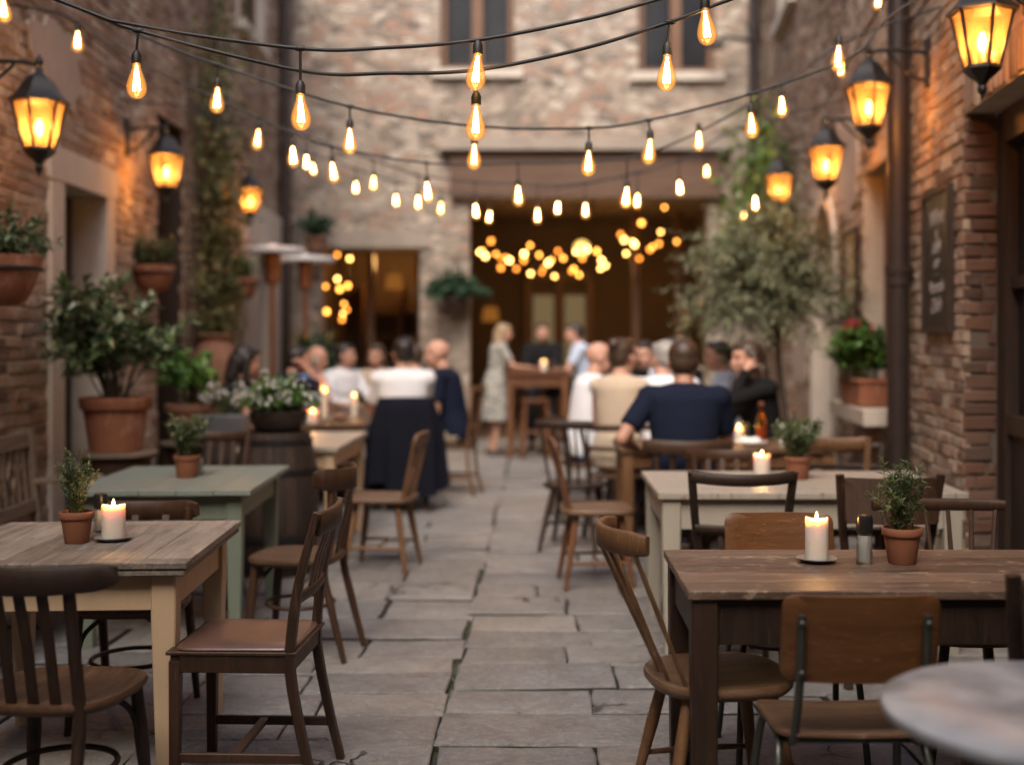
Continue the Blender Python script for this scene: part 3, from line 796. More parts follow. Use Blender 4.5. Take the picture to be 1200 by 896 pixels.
w.wbox(lambda a, z, o: Vector((a, 22.9-o, z)), -.22, .98, 2.6, 2.72, 0, .08)
gd = child(w.build('glazed_door', M['w_frame'], smooth=0), bb)
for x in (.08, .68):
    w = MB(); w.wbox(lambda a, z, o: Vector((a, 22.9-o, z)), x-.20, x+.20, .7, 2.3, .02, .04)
    child(w.build('pane', emit('amber glow pane', (0.9, 0.60, 0.28), .07), smooth=0), gd)
w = MB()                                           # timber posts and rail inside the openings
for x, y, h, q in ((-2.62, 18.6, 2.8, .1), (-1.85, 18.6, 2.8, .1), (1.55, 19.2, 3.5, .12), (2.25, 19.2, 3.5, .12)):
    w = MB(); w.box((x, y, h/2), (q, q, h)); child(w.build('timber_post', M['w_honey'], smooth=0), bb)

w = MB(); w.tube([(3.10, 17.28, 3.7), (3.10, 17.28, 9.0)], .075, 12)
for z in (4.0, 5.9): w.tube([(3.10, 17.28, z), (3.10, 17.28, z+.1)], .095, 12)
child(w.build('drainpipe', M['pipe']), bb)
w = MB(); w.bar([(3.06, 17.1, 5.72), (2.62, 17.0, 5.76), (2.52, 16.98, 5.62)], .05, .05); w.box((2.5, 16.97, 5.62), (.22, .1, .07))
child(w.build('iron_bracket', M['iron']), bb)

# ---- unseen building added behind the camera to shade the foreground
bn = thing('brick_building', 'unseen plain brick building added at the near end to shade the foreground', 'building', (0, -3.2, 0))
w = MB(); w.box((0, -3.2, 3.7), (6.0, .3, 7.4)); child(w.build('wall', M['mortar'], smooth=0), bn)
w = MB(); w.box((0, -3.03, 1.2), (1.3, .06, 2.4)); child(w.build('door', M['w_door'], smooth=0), bn)
# ------------------------------------------------------------------ furniture
def mb_panel(s, outline, yf, th, mi=0):
    """upright panel: outline in (x,z), following the surface y = yf(x,z), given thickness"""
    cx = sum(p[0] for p in outline)/len(outline); cz = sum(p[1] for p in outline)/len(outline); n = len(outline)
    sq = [(1, 0.25), (0.985, 0.5), (0.75, 0.5), (0.45, 0.5), (0.15, 0.5)]
    vs = []; fs = []
    for sg in (1, -1):
        for (q, t) in sq:
            for (x, z) in outline:
                X_, Z_ = cx+(x-cx)*q, cz+(z-cz)*q
                vs.append((X_, yf(X_, Z_)+sg*t*th, Z_))
    L = len(sq)
    for b in (0, 1):
        o = b*L*n
        for r_ in range(L-1):
            for i in range(n):
                j = (i+1) % n; fs.append([o+r_*n+i, o+r_*n+j, o+(r_+1)*n+j, o+(r_+1)*n+i])
        fs.append([o+(L-1)*n+i for i in range(n)])
    for i in range(n):
        j = (i+1) % n; fs.append([i, j, L*n+j, L*n+i])
    return s.add(vs, fs, mi)
MB.panel = mb_panel
def rrect(x0, x1, z0, z1, r, n=5):
    o = []
    for (cx, cz, a0) in ((x1-r, z1-r, 0), (x0+r, z1-r, 90), (x0+r, z0+r, 180), (x1-r, z0+r, 270)):
        for k in range(n+1):
            a = R(a0+90*k/n); o.append((cx+r*math.cos(a), cz+r*math.sin(a)))
    dens = []
    for i in range(len(o)):                       # extra points on long sides so panels can bend
        a, b = o[i], o[(i+1) % len(o)]; m = max(1, int(math.hypot(b[0]-a[0], b[1]-a[1])/0.04))
        for k in range(m): dens.append((a[0]+(b[0]-a[0])*k/m, a[1]+(b[1]-a[1])*k/m))
    return dens

def seat_round(t, mat, w, d, h, th=.03, e=3.2, taper=.06, dish=.008):
    m = MB(); m.rings(superell(w, d, e, 40, taper), [(.93, h-th), (.99, h-th*.6), (1.0, h-th*.3), (.985, h), (.93, h+.001), (.8, h-dish*.6), (.5, h-dish), (.1, h-dish)])
    return m.build('seat', mat, t, smooth=50)
def legs_round(t, mat, pts, r0, r1, name='leg'):
    for (a, b) in pts:
        a, b = Vector(a), Vector(b); m = MB()
        m.tube([a, a.lerp(b, .3), a.lerp(b, .62), b], [r1, (r0*.5+r1*.5)*1.02, r0*1.1, r0*.9], 10); m.build(name, mat, t, smooth=50)

def chair_bentwood(label, loc, rz, wd, sm, group=None, top=.86, rail_w=.46, rail_h=.085, slats=3, seat_h=.46, post_x=.16, curve=.075, name='bentwood_chair', braces=True):
    t = thing(name, label, 'chair', loc, rz, group)
    seat_round(t, sm, .42, .41, seat_h, .032)
    hw = rail_w/2; zt = top
    yr = lambda x: -.265+curve*(abs(x)/hw)**2.0
    m = MB(); pts = [(x, yr(x), zt-rail_h/2+.012*(abs(x)/hw)**2) for x in [hw*(-1+2*i/18) for i in range(19)]]
    sc_ = [(1, .62+.38*min(1, (1-abs(-1+2*i/18))*6)) for i in range(19)]
    m.bar(pts, .018, rail_h, ch=.0035, scales=sc_); m.build('top_rail', wd, t, smooth=50)
    for sx in (-1, 1):
        m = MB(); px = sx*post_x
        m.tube(spline([(px*1.12, -.27, 0), (px*1.08, -.205, .25), (px*1.05, -.17, seat_h-.03), (px, -.20, seat_h+.2), (px, yr(px)+.018, zt-.02)], 4), [.013, .0145, .016, .017, .018]+[.018]*6+[.017]*6, 10)
        m.build('back_post', wd, t, smooth=50)
        legs_round(t, wd, [((sx*.185, .185, 0), (sx*.155, .150, seat_h-.03))], .020, .013)
        if braces:
            m = MB(); m.tube(spline([(sx*.165, .165, .20), (sx*.15, .135, .34), (sx*.10, .10, .40), (sx*.03, .085, seat_h-.03)], 5), .009, 8); m.build('brace', wd, t, smooth=50)
    for i in range(slats):
        x = (i-(slats-1)/2)*post_x*1.5/max(slats, 1)
        m = MB(); m.bar([(x, -.165, seat_h-.01), (x, -.205, seat_h+.17), (x, yr(x)+.008, zt-rail_h+.02)], .030, .010, up=(0, 1, 0), ch=.002); m.build('slat', wd, t)
    m = MB(); m.tube([(math.cos(a)*.155, math.sin(a)*.155-.01, .235) for a in [2*PI*i/28 for i in range(28)]], .009, 8, closed=True); m.build('stretcher_ring', wd, t, smooth=50)
    return t

def chair_leather(label, loc, rz, wd):
    t = thing('dining_chair', label, 'chair', loc, rz)
    h = .47; w = .205
    m = MB()
    for (c, s_) in (((0, .185, h-.035), (.40, .03, .06)), ((0, -.175, h-.035), (.37, .03, .06)), ((.19, 0, h-.035), (.028, .34, .06)), ((-.19, 0, h-.035), (.028, .34, .06))): m.box(c, s_, ch=.003)
    m.box((0, .005, h-.004), (.418, .415, .012), ch=.004); m.build('seat_frame', wd, t, smooth=30)
    m = MB(); m.rings(superell(.395, .385, 9, 44, .03), [(.985, h+.002), (1, h+.005), (.99, h+.010), (.95, h+.014), (.7, h+.017), (.3, h+.014), (.05, h+.013)]); m.build('seat_pad', M['leather'], t, smooth=60)
    for sx in (-1, 1):
        m = MB(); m.bar([(sx*.188, .185, h-.03), (sx*.190, .187, 0)], .036, .036, up=(0, 1, 0), scales=[1, .82]); m.build('leg', wd, t, smooth=30)
        m = MB(); m.bar(spline([(sx*.188, -.265, 0), (sx*.188, -.225, .16), (sx*.188, -.185, .36), (sx*.188, -.18, .48), (sx*.185, -.205, .68), (sx*.180, -.262, .905)], 5), .030, .040, up=(1, 0, 0), ch=.005,
                        scales=[.8+.2*min(1, i/10) if i < 18 else 1-.25*(i-18)/7 for i in range(26)]); m.build('back_post', wd, t, smooth=40)
        m = MB(); m.bar([(sx*.188, .18, .135), (sx*.188, -.228, .135)], .018, .030); m.build('stretcher', wd, t, smooth=30)
    m = MB(); m.bar([(-.175, -.0, .140), (.175, -.0, .140)], .03, .018); m.build('stretcher', wd, t, smooth=30)
    m = MB(); m.bar([(x, -.258+.035*(1-(x/.19)**2)*-0.6, .868) for x in [-.17+.34*i/10 for i in range(11)]], .020, .075, ch=.006); m.build('top_rail', wd, t, smooth=50)
    m = MB(); m.bar([(x, -.200+.02*(1-(x/.19)**2)*-0.6, .635) for x in [-.17+.34*i/10 for i in range(11)]], .016, .035, ch=.004); m.build('cross_rail', wd, t, smooth=50)
    for x in (-.06, 0, .06):
        m = MB(); m.bar([(x, -.21, .645), (x, -.235, .75), (x, -.268, .84)], .022 if x else .034, .009, up=(0, 1, 0), ch=.002); m.build('slat', wd, t)
    return t

def chair_windsor(label, loc, rz, wd, sm, top=.905, n=4, rail_w=.40, rail_h=.07, curve=.085, lean=.14, flat=True, group=None, seat_h=.455, name='spindle_chair'):
    t = thing(name, label, 'chair', loc, rz, group)
    seat_round(t, sm, .43, .43, seat_h, .036, 2.6, .05, .012)
    hw = rail_w/2; yb = -.17-lean
    yr = lambda x: yb-.015+curve*(abs(x)/hw)**2.2-curve*.35
    m = MB(); m.bar([(x, yr(x), top-rail_h/2) for x in [hw*(-1+2*i/16) for i in range(17)]], .022, rail_h, ch=.007, scales=[(1, .8+.2*min(1, (1-abs(-1+i/8))*5)) for i in range(17)]); m.build('top_rail', wd, t, smooth=50)
    for i in range(n):
        f = (i/(n-1)*2-1); xb, xt = f*.14, f*(hw-.035)
        a, b = Vector((xb, -.165+.03*f*f, seat_h-.012)), Vector((xt, yr(xt), top-rail_h+.01))
        m = MB()
        if flat: m.bar([a, a.lerp(b, .5), b], .026, .011, up=(0, 1, 0), ch=.003, scales=[.8, 1.1, 1.0])
        else: m.tube([a, a.lerp(b, .4), b], [.008, .010, .008], 8)
        m.build('spindle', wd, t, smooth=40)
    L = []
    for sx in (-1, 1):
        for sy in (-1, 1): L.append(((sx*.20, sy*.205-.01, 0), (sx*.12, sy*.125, seat_h-.03)))
    legs_round(t, wd, L, .0185, .013)
    for sx in (-1, 1):
        m = MB(); m.tube([(sx*.175, .172, .16), (sx*.175, 0, .165), (sx*.175, -.192, .16)], [.008, .011, .008], 8); m.build('stretcher', wd, t, smooth=50)
    m = MB(); m.tube([(-.175, 0, .165), (0, 0, .165), (.175, 0, .165)], [.008, .011, .008], 8); m.build('stretcher', wd, t, smooth=50)
    return t

def chair_school(label, loc, rz, ply, sm, top=.82, group=None):
    t = thing('school_chair', label, 'chair', loc, rz, group)
    m = MB(); m.panel(rrect(-.197, .197, top-.225, top, .035), lambda x, z: -.215+.7*x*x-(z-top+.11)*.16, .011); m.build('backrest', ply, t, smooth=50)
    m = MB(); h = .455
    out = superell(.40, .40, 5, 40, .04)
    vs = []; sc_ = [1, .985, .8, .5, .2]; n = 40
    zf = lambda x, y: h+.022*(max(0, -(y+.08))/.12)**2-.016*(max(0, y-.10)/.1)**2-.006*math.cos(x*8)
    fs = []
    for sg in (0, 1):
        for q in sc_:
            for (x, y) in out: vs.append((x*q, y*q, zf(x*q, y*q)-sg*.011-(.003 if q == 1 and not sg else 0)))
        o = sg*5*n
        for r_ in range(4):
            for i in range(n): fs.append([o+r_*n+i, o+r_*n+(i+1) % n, o+(r_+1)*n+(i+1) % n, o+(r_+1)*n+i])
        fs.append([o+4*n+i for i in range(n)])
    for i in range(n): fs.append([i, (i+1) % n, 5*n+(i+1) % n, 5*n+i])
    m.add(vs, fs); m.build('seat', sm, t, smooth=50)
    for sx in (-1, 1):
        m = MB(); m.tube(spline([(sx*.155, -.238, top-.045), (sx*.155, -.215, .62), (sx*.158, -.185, .50), (sx*.16, -.15, .436), (sx*.16, -.05, .428), (sx*.16, .15, .428)], 5), .011, 10)
        m.ell((sx*.155, -.247, top-.065), (.009, .006, .009), n=8); m.ell((sx*.155, -.236, top-.19), (.009, .006, .009), n=8)
        m.build('back_tube', M['tube'], t, smooth=50)
        m = MB(); m.tube(spline([(sx*.215, .215, 0), (sx*.20, .17, .25), (sx*.188, .13, .39), (sx*.18, .09, .425), (sx*.18, -.06, .425), (sx*.19, -.12, .39), (sx*.20, -.17, .25), (sx*.215, -.235, 0)], 5), .0115, 10)
        m.build('leg_frame', M['tube'], t, smooth=50)
    for y in (-.10, .10):
        m = MB(); m.tube([(-.185, y, .424), (.185, y, .424)], .009, 8); m.build('cross_tube', M['tube'], t, smooth=50)
    return t

def chair_splat(label, loc, rz, wd, sm, group=None, top=.87):
    """country chair: scalloped board back with two flared stiles, splayed legs"""
    t = thing('country_chair', label, 'chair', loc, rz, group)
    h = .46
    m = MB(); m.rings(superell(.42, .42, 6, 40, .07), [(.96, h-.032), (1, h-.022), (1, h-.006), (.975, h), (.5, h-.004), (.1, h-.004)]); m.build('seat', sm, t, smooth=50)
    tilt = lambda z: -.165-.10*(z-h)/(top-h)
    # scalloped top board
    o = []
    for i in range(33):
        f = -1+2*i/32; x = .185*f
        o.append((x, top-.028+.030*abs(math.cos(f*PI*1.5))-.012*f*f))
    o += [(.185, top-.085), (.10, top-.095), (0, top-.105), (-.10, top-.095), (-.185, top-.085)]
    m = MB(); m.panel(o[::-1], lambda x, z: tilt(z), .022); m.build('top_rail', wd, t, smooth=40)
    m = MB(); o = [(-.045, h-.01), (.045, h-.01), (.065, h+.1), (.04, h+.18), (.075, top-.13), (.07, top-.085), (-.07, top-.085), (-.075, top-.13), (-.04, h+.18), (-.065, h+.1)]
    m.panel(o, lambda x, z: tilt(z), .016); m.build('splat', wd, t, smooth=30)
    for sx in (-1, 1):
        m = MB(); m.bar([(sx*.145, tilt(h), h-.01), (sx*.165, tilt(top-.06), top-.06)], .030, .018, up=(0, 1, 0)); m.build('back_post', wd, t, smooth=30)
    L = []
    for sx in (-1, 1):
        for sy in (-1, 1): L.append(((sx*.20, sy*.20, 0), (sx*.13, sy*.13, h-.03)))
    legs_round(t, wd, L, .020, .014)
    for sx in (-1, 1):
        m = MB(); m.tube([(sx*.178, .178, .15), (sx*.178, -.178, .15)], .010, 8); m.build('stretcher', wd, t, smooth=50)
    m = MB(); m.tube([(-.178, 0, .15), (.178, 0, .15)], .010, 8); m.build('stretcher', wd, t, smooth=50)
    return t

def chair_open(label, loc, rz, wd, sm, top=.89, w=.42, panel=False, mid=True, rail_h=.05, slats=0, group=None, name='cafe_chair', curve=.05):
    """upright cafe chair: two posts, curved top rail or broad back panel"""
    t = thing(name, label, 'chair', loc, rz, group)
    h = .46; hw = w/2
    m = MB(); m.rings(superell(.42, .40, 5, 40, .04), [(.95, h-.03), (1, h-.02), (1, h-.006), (.97, h), (.5, h-.005), (.1, h-.005)]); m.build('seat', sm, t, smooth=50)
    for sx in (-1, 1):
        m = MB(); m.bar(spline([(sx*(hw-.035), -.255, 0), (sx*(hw-.045), -.20, .22), (sx*(hw-.045), -.185, .46), (sx*(hw-.02), -.215, .68), (sx*hw, -.25, top)], 5), .026, .034, up=(1, 0, 0), ch=.005); m.build('back_post', wd, t, smooth=40)
        m = MB(); m.bar([(sx*.17, .175, h-.03), (sx*.18, .19, 0)], .032, .032, up=(0, 1, 0), scales=[1, .75]); m.build('leg', wd, t, smooth=30)
        m = MB(); m.bar([(sx*.178, .18, .17), (sx*.165, -.205, .17)], .016, .026); m.build('stretcher', wd, t, smooth=30)
    m = MB(); m.box((0, .16, h-.05), (.33, .02, .045)); m.build('seat_frame', wd, t, smooth=30)
    yr = lambda x: -.25-curve*(1-(x/hw)**2)
    if panel:
        m = MB(); m.panel(rrect(-hw+.016, hw-.016, top-.20, top-.012, .012), lambda x, z: yr(x)+.012-(z-top)*.15*-1, .016); m.build('back_panel', wd, t, smooth=40)
    else:
        m = MB(); m.bar([(x, yr(x), top-rail_h/2+.006-.012*(1-(x/hw)**2)) for x in [hw*(-1+2*i/14) for i in range(15)]], .022, rail_h, ch=.006); m.build('top_rail', wd, t, smooth=50)
        if mid:
            m = MB(); m.bar([(x, yr(x)+.035, .655) for x in [(hw-.02)*(-1+2*i/10) for i in range(11)]], .014, .034, ch=.004); m.build('cross_rail', wd, t, smooth=50)
        for i in range(slats):
            x = (i-(slats-1)/2)*.07
            m = MB(); m.bar([(x, -.18, h-.01), (x, -.215-.5*curve, .66), (x, yr(x), top-rail_h+.01)], .026, .010, up=(0, 1, 0), ch=.002); m.build('slat', wd, t)
    return t

def table(name, label, loc, rz, w, d, h, topm, basem, leg=.07, taper=.65, over=.05, th=.028, planks=5, along='Y', bread=0.0, leaf=False, apron=.11, drawer=None, group=None, edge=.004):
    t = thing(name, label, 'table', loc, rz, group)
    rr = random.Random(int(w*1000)+int(d*77)); m = MB()
    if along == 'Y':
        y0 = -d/2+bread; y1 = d/2-bread; pw = w/planks
        for i in range(planks): m.box((-w/2+pw*(i+.5), (y0+y1)/2, h-th/2+rr.uniform(-.0006, .0006)), (pw-.0022, y1-y0-.001, th), ch=edge*.5)
        if bread:
            for s_ in (-1, 1): m.box((0, s_*(d/2-bread/2), h-th/2), (w, bread-.002, th), ch=edge)
    else:
        pw = d/planks
        for i in range(planks): m.box((0, -d/2+pw*(i+.5), h-th/2+rr.uniform(-.0006, .0006)), (w, pw-.0016, th), ch=edge*.7)
    m.build('tabletop', topm, t, smooth=30)
    hb = h-th-.001
    if leaf:
        m = MB(); m.box((0, 0, hb-.011), (w-.012, d-.012, .020), ch=.005); m.build('draw_leaf', topm, t, smooth=30); hb -= .023
    lx, ly = w/2-over-leg/2, d/2-over-leg/2
    for sx in (-1, 1):
        for sy in (-1, 1):
            m = MB(); m.bar([(sx*lx, sy*ly, hb), (sx*lx, sy*ly, hb-apron-.01), (sx*lx, sy*ly, 0)], leg, leg, up=(0, 1, 0), ch=.005, scales=[1, 1, taper]); m.build('leg', basem, t, smooth=30)
    for sx in (-1, 1):
        m = MB(); m.box((sx*(lx+leg*.18), 0, hb-apron/2), (.022, 2*ly-leg-.001, apron), ch=.002); m.build('apron', basem, t, smooth=30)
    for sy in (-1, 1):
        m = MB(); m.box((0, sy*(ly+leg*.18), hb-apron/2), (2*lx-leg-.001, .022, apron), ch=.002); m.build('apron', basem, t, smooth=30)
    if drawer is not None:
        m = MB(); m.box((drawer, -(ly+leg*.18+.014), hb-apron/2), (.42, .010, apron-.02), ch=.003); dw = m.build('drawer', basem, t, smooth=30)
        m = MB(); m.lathe([(.008, 0), (.008, .012), (.016, .018), (.014, .026), (0, .028)], 12); k = m.build('knob', M['w_dark'], dw, smooth=50)
        k.location = (drawer, -(ly+leg*.18+.019), hb-apron/2); k.rotation_euler = (R(90), 0, 0)
    return t

# ---- tables
GT = 'tables set out along the courtyard'
tA = table('dining_table', 'cream painted table with weathered grey plank draw-leaf top beside the leather-seated chair', (-1.575, 4.18, 0), R(3), .88, .88, .75, M['w_grey'], M['cream'], .078, .62, .045, .024, 6, 'Y', .075, True, .115)
tB = table('dining_table', 'sage green painted table holding a small herb pot and shaker', (-1.80, 6.10, 0), R(2.5), .86, 1.10, .75, M['green_top'], M['green_p'], .075, .7, .05, .026, 5, 'Y', 0, False, .12)
tC = table('dining_table', 'narrow cream table with pale worn top beside the barrel of flowers', (-1.64, 8.45, 0), 0, .66, 1.38, .75, M['white_top'], M['cream'], .065, .75, .03, .03, 4, 'Y', 0, False, .11)
tL = table('dining_table', 'long brown table where the white-shirted man with the coat on his chair sits', (-1.86, 11.1, 0), 0, .84, 2.5, .75, M['w_brown_y'], M['w_brown'], .07, .8, .04, .04, 4, 'Y')
tE = table('dining_table', 'dark brown rectangular table with worn top holding a lit candle, salt shaker and herb', (1.225, 3.66, 0), 0, 1.62, .66, .75, M['w_top'], M['w_dark'], .076, .85, .012, .026, 5, 'X', 0, False, .13)
tF = table('dining_table', 'long cream table with a drawer and pale worn top along the brick wall', (1.255, 5.92, 0), 0, 1.42, .92, .75, M['white_top'], M['white_p'], .085, .7, .02, .03, 6, 'X', 0, False, .14, .33)
tG = table('dining_table', 'honey oak table crowded with bottles and plates in front of the man in navy', (1.23, 8.10, 0), 0, 1.42, .72, .75, M['w_honey_y'], M['w_honey'], .075, .85, .02, .035, 5, 'X', 0, False, .10)
tG2 = table('dining_table', 'brown table behind the beige-topped woman where the second party sits', (1.16, 10.2, 0), 0, .78, 1.7, .75, M['w_brown_y'], M['w_brown'], .07, .85, .04, .035, 4, 'Y')
tH = table('bar_table', 'tall brown bar table by the back opening where a woman in a patterned dress stands', (-.02, 15.1, 0), 0, .80, .70, 1.06, M['w_red'], M['w_red'], .08, .9, .02, .05, 4, 'X', 0, False, .14)
t = thing('round_table', 'round grey marble-topped table on a dark iron base', 'table', (1.005, 2.28, 0))
m = MB(); m.lathe([(.02, .722), (.325, .722), (.338, .726), (.342, .734), (.340, .744), (.330, .750), (.15, .751), (0, .751)], 72); m.build('tabletop', M['marble'], t, smooth=40)
m = MB(); m.lathe([(.14, .705), (.15, .712), (.15, .721), (.02, .721)], 24); m.lathe([(.024, .16), (.03, .2), (.022, .35), (.022, .6), (.035, .69), (.06, .705)], 16); m.build('column', M['iron'], t, smooth=50)
for k in range(3):
    a = 2*PI*k/3+.5; m = MB(); m.bar(spline([(.02*math.cos(a), .02*math.sin(a), .19), (.16*math.cos(a), .16*math.sin(a), .12), (.27*math.cos(a), .27*math.sin(a), .02)], 5), .03, .03); m.build('foot', M['iron'], t, smooth=50)

# ---- chairs near the camera
chair_bentwood('dark bentwood chair with wide curved top rail, back to us, before the weathered plank table', (-1.37, 3.43, 0), R(-4), M['w_dark'], M['w_brown_y'], rail_w=.50, rail_h=.074, top=.845, slats=3, post_x=.125, curve=.07)
chair_bentwood('brown bentwood chair tucked under the far side of the weathered plank table', (-1.55, 4.56, 0), R(183), M['w_brown'], M['w_brown_y'], rail_w=.40, rail_h=.075, top=.80, slats=2)
chair_leather('square dark oak chair with brown leather seat pad pulled out beside the plank table', (-.955, 3.95, 0), R(88), M['w_brown'])
chair_bentwood('dark bentwood chair with rounded wrap-round rail at the side of the green table', (-1.12, 5.55, 0), R(82), M['w_brown'], M['w_brown_y'], rail_w=.44, rail_h=.10, top=.865, slats=2, post_x=.14, curve=.12)
chair_open('brown slat-back chair at the far end of the green table before the barrel', (-1.87, 6.62, 0), R(180), M['w_brown'], M['w_brown_y'], top=.925, w=.40, slats=4, mid=False, rail_h=.06, name='slat_back_chair')
chair_splat('honey oak country chair with scalloped back standing by the narrow cream table', (-1.00, 7.62, 0), R(82), M['w_honey'], M['w_honey_y'])
chair_windsor('golden spindle chair with bent top rail at the end of the dark brown table', (.535, 3.60, 0), R(-80), M['w_honey'], M['w_honey_y'])
chair_school('plywood school chair on grey tube legs, back to us, before the dark brown table', (.80, 3.17, 0), R(0), M['w_ply'], M['w_plyseat'])
chair_school('orange plywood school chair facing us behind the candle on the dark brown table', (.87, 4.14, 0), R(180), M['w_ply'], M['w_plyseat'])
chair_windsor('brown spindle-back chair with straight rail behind the herb pot on the dark brown table', (1.50, 4.20, 0), R(182), M['w_brown'], M['w_brown_y'], top=.855, n=6, rail_w=.50, rail_h=.045, curve=.03, lean=.09, flat=False)
chair_open('dark chair whose back post shows at the far end of the dark brown table', (1.385, 3.20, 0), R(0), M['w_dark'], M['w_brown_y'], top=.87, panel=True, w=.43)
chair_open('dark open-backed chair with curved rail drawn up to the drawer side of the cream table', (.855, 5.27, 0), R(0), M['w_dark'], M['w_brown_y'], top=.895, w=.43)
chair_open('dark brown chair with broad solid back panel drawn up to the long cream table', (1.46, 5.22, 0), R(0), M['w_brown'], M['w_brown_y'], top=.89, panel=True, w=.42)
chair_bentwood('brown bentwood chair with low rounded rail behind the candle of the long cream table', (1.02, 6.42, 0), R(180), M['w_brown'], M['w_brown_y'], top=.835, rail_w=.42, rail_h=.07)
chair_open('brown chair with broad flat top rail behind the herb pot on the long cream table', (1.68, 6.62, 0), R(180), M['w_honey'], M['w_brown_y'], top=.89, w=.42, rail_h=.075, mid=False, curve=.02)
chair_bentwood('dark bentwood chair the broad man in navy sits on', (.87, 7.22, 0), R(0), M['w_brown'], M['w_brown_y'], top=.86, rail_w=.52, rail_h=.085, post_x=.18)
chair_splat('reddish country chair with scalloped back standing beside the honey oak table', (.335, 7.12, 0), R(-85), M['w_red'], M['w_honey_y'])
chair_windsor('black spindle chair standing empty just behind the beige-topped woman', (.245, 8.35, 0), R(-15), M['w_dark'], M['w_dark'], top=.91, n=5, rail_w=.40, rail_h=.06, curve=.03, flat=False)
chair_open('light oak chair the bald man in a navy top sits on', (-.82, 11.25, 0), R(80), M['w_honey'], M['w_honey_y'], top=1.02, w=.42, slats=3, name='slat_back_chair')
chair_open('chair almost hidden under a dark navy coat', (-1.17, 10.32, 0), R(10), M['w_brown'], M['w_brown_y'], top=.90, w=.44)
chair_open('dark low-backed chair between the long cream table and the bottles', (1.90, 7.25, 0), R(180), M['w_dark'], M['w_dark'], top=.80, w=.50)
# bar stools
def stool(label, loc, rz=0, h=.72):
    t = thing('bar_stool', label, 'stool', loc, rz)
    m = MB(); m.rings(superell(.36, .36, 5, 32), [(.95, h-.035), (1, h-.02), (.97, h), (.1, h-.004)]); m.build('seat', M['w_red'], t, smooth=50)
    legs_round(t, M['w_red'], [((sx*.17, sy*.17, 0), (sx*.13, sy*.13, h-.03)) for sx in (-1, 1) for sy in (-1, 1)], .024, .019)
    for sx in (-1, 1):
        m = MB(); m.tube([(sx*.157, .157, .25), (sx*.157, -.157, .25)], .012, 8); m.build('stretcher', M['w_red'], t); m = MB(); m.tube([(.157, sx*.157, .32), (-.157, sx*.157, .32)], .012, 8); m.build('stretcher', M['w_red'], t)
    return t
stool('red-brown bar stool pushed under the front of the tall bar table', (-.05, 14.70, 0), .1)
stool('red-brown bar stool the man in a pale blue shirt sits on at the bar table', (.56, 15.2, 0))

# ---- bench on the left wall
t = thing('bench', 'weathered wooden garden bench with diamond slat back against the brick wall', 'bench', WL(5.75, 0, .56), R(-90+2.5))
Lb = .85
m = MB(); m.box((0, .02, .42), (2*Lb-.05, .42, .03)); m.build('seat', M['w_bench'], t)
for sx in (-1, 1):
    m = MB(); m.bar([(sx*Lb, -.20, 0), (sx*Lb, -.20, .42), (sx*Lb, -.26, .96)], .05, .06, up=(1, 0, 0)); m.build('back_post', M['w_bench'], t, smooth=30)
    m = MB(); m.bar([(sx*Lb, .17, 0), (sx*Lb, .17, .64)], .05, .05, up=(0, 1, 0)); m.build('leg', M['w_bench'], t, smooth=30)
    m = MB(); m.bar([(sx*Lb, -.24, .665), (sx*Lb, -.05, .68), (sx*Lb, .22, .66)], .065, .03); m.build('armrest', M['w_bench'], t, smooth=30)
m = MB(); m.box((0, -.252, .90), (2*Lb-.05, .03, .085), rot=(R(6), 0, 0)); m.build('top_rail', M['w_bench'], t)
m = MB(); m.box((0, -.215, .54), (2*Lb-.05, .03, .07), rot=(R(6), 0, 0)); m.build('lower_rail', M['w_bench'], t)
def bk(z): return -.215-.037*(z-.54)/.36
for i in range(17):
    x = -Lb+.11+i*(2*Lb-.22)/16
    if i % 4 == 2:
        m = MB()
        for (a, b) in (((x-.05, .715), (x, .80)), ((x, .80), (x+.05, .715)), ((x+.05, .715), (x, .63)), ((x, .63), (x-.05, .715)), ((x, .80), (x, .87)), ((x, .63), (x, .57))):
            m.bar([(a[0], bk(a[1]), a[1]), (b[0], bk(b[1]), b[1])], .02, .016, up=(0, 1, 0))
        m.build('diamond_slat', M['w_bench'], t)
    else:
        m = MB(); m.bar([(x, bk(.56), .56), (x, bk(.87), .87)], .03, .014, up=(0, 1, 0)); m.build('slat', M['w_bench'], t)

# ---- barrel
t = thing('barrel', 'old dark oak barrel carrying the planter of white flowers', 'barrel', (-1.64, 7.45, 0))
m = MB(); n = 22
for k in range(n):
    a0, a1 = 2*PI*k/n+.006, 2*PI*(k+1)/n-.006; prof = [(.205+.055*math.sin(PI*z/.88), z) for z in [.88*i/9 for i in range(10)]]
    vs = []
    for (r_, z) in prof:
        for (a, q) in ((a0, r_), ((a0+a1)/2, r_+.002), (a1, r_), (a1, r_-.03), (a0, r_-.03)): vs.append((q*math.cos(a), q*math.sin(a), z))
    fs = []
    for i in range(9):
        for j in range(5): fs.append([i*5+j, i*5+(j+1) % 5, (i+1)*5+(j+1) % 5, (i+1)*5+j])
    fs.append([45, 46, 47, 48, 49]); fs.append([4, 3, 2, 1, 0]); m.add(vs, fs)
m.build('staves', M['w_barrel'], t, smooth=30)
m = MB(); m.lathe([(0, .83), (.18, .83), (.195, .835), (.195, .85), (0, .852)], 28); m.build('lid', M['w_barrel'], t)
for z in (.05, .22, .62, .80):
    r_ = .205+.055*math.sin(PI*(z+.02)/.88)
    m = MB(); m.lathe([(r_+.001, z), (r_+.007, z), (r_+.007, z+.04), (r_+.001, z+.04), (r_+.001, z)], 40); m.build('hoop', M['iron'], t)

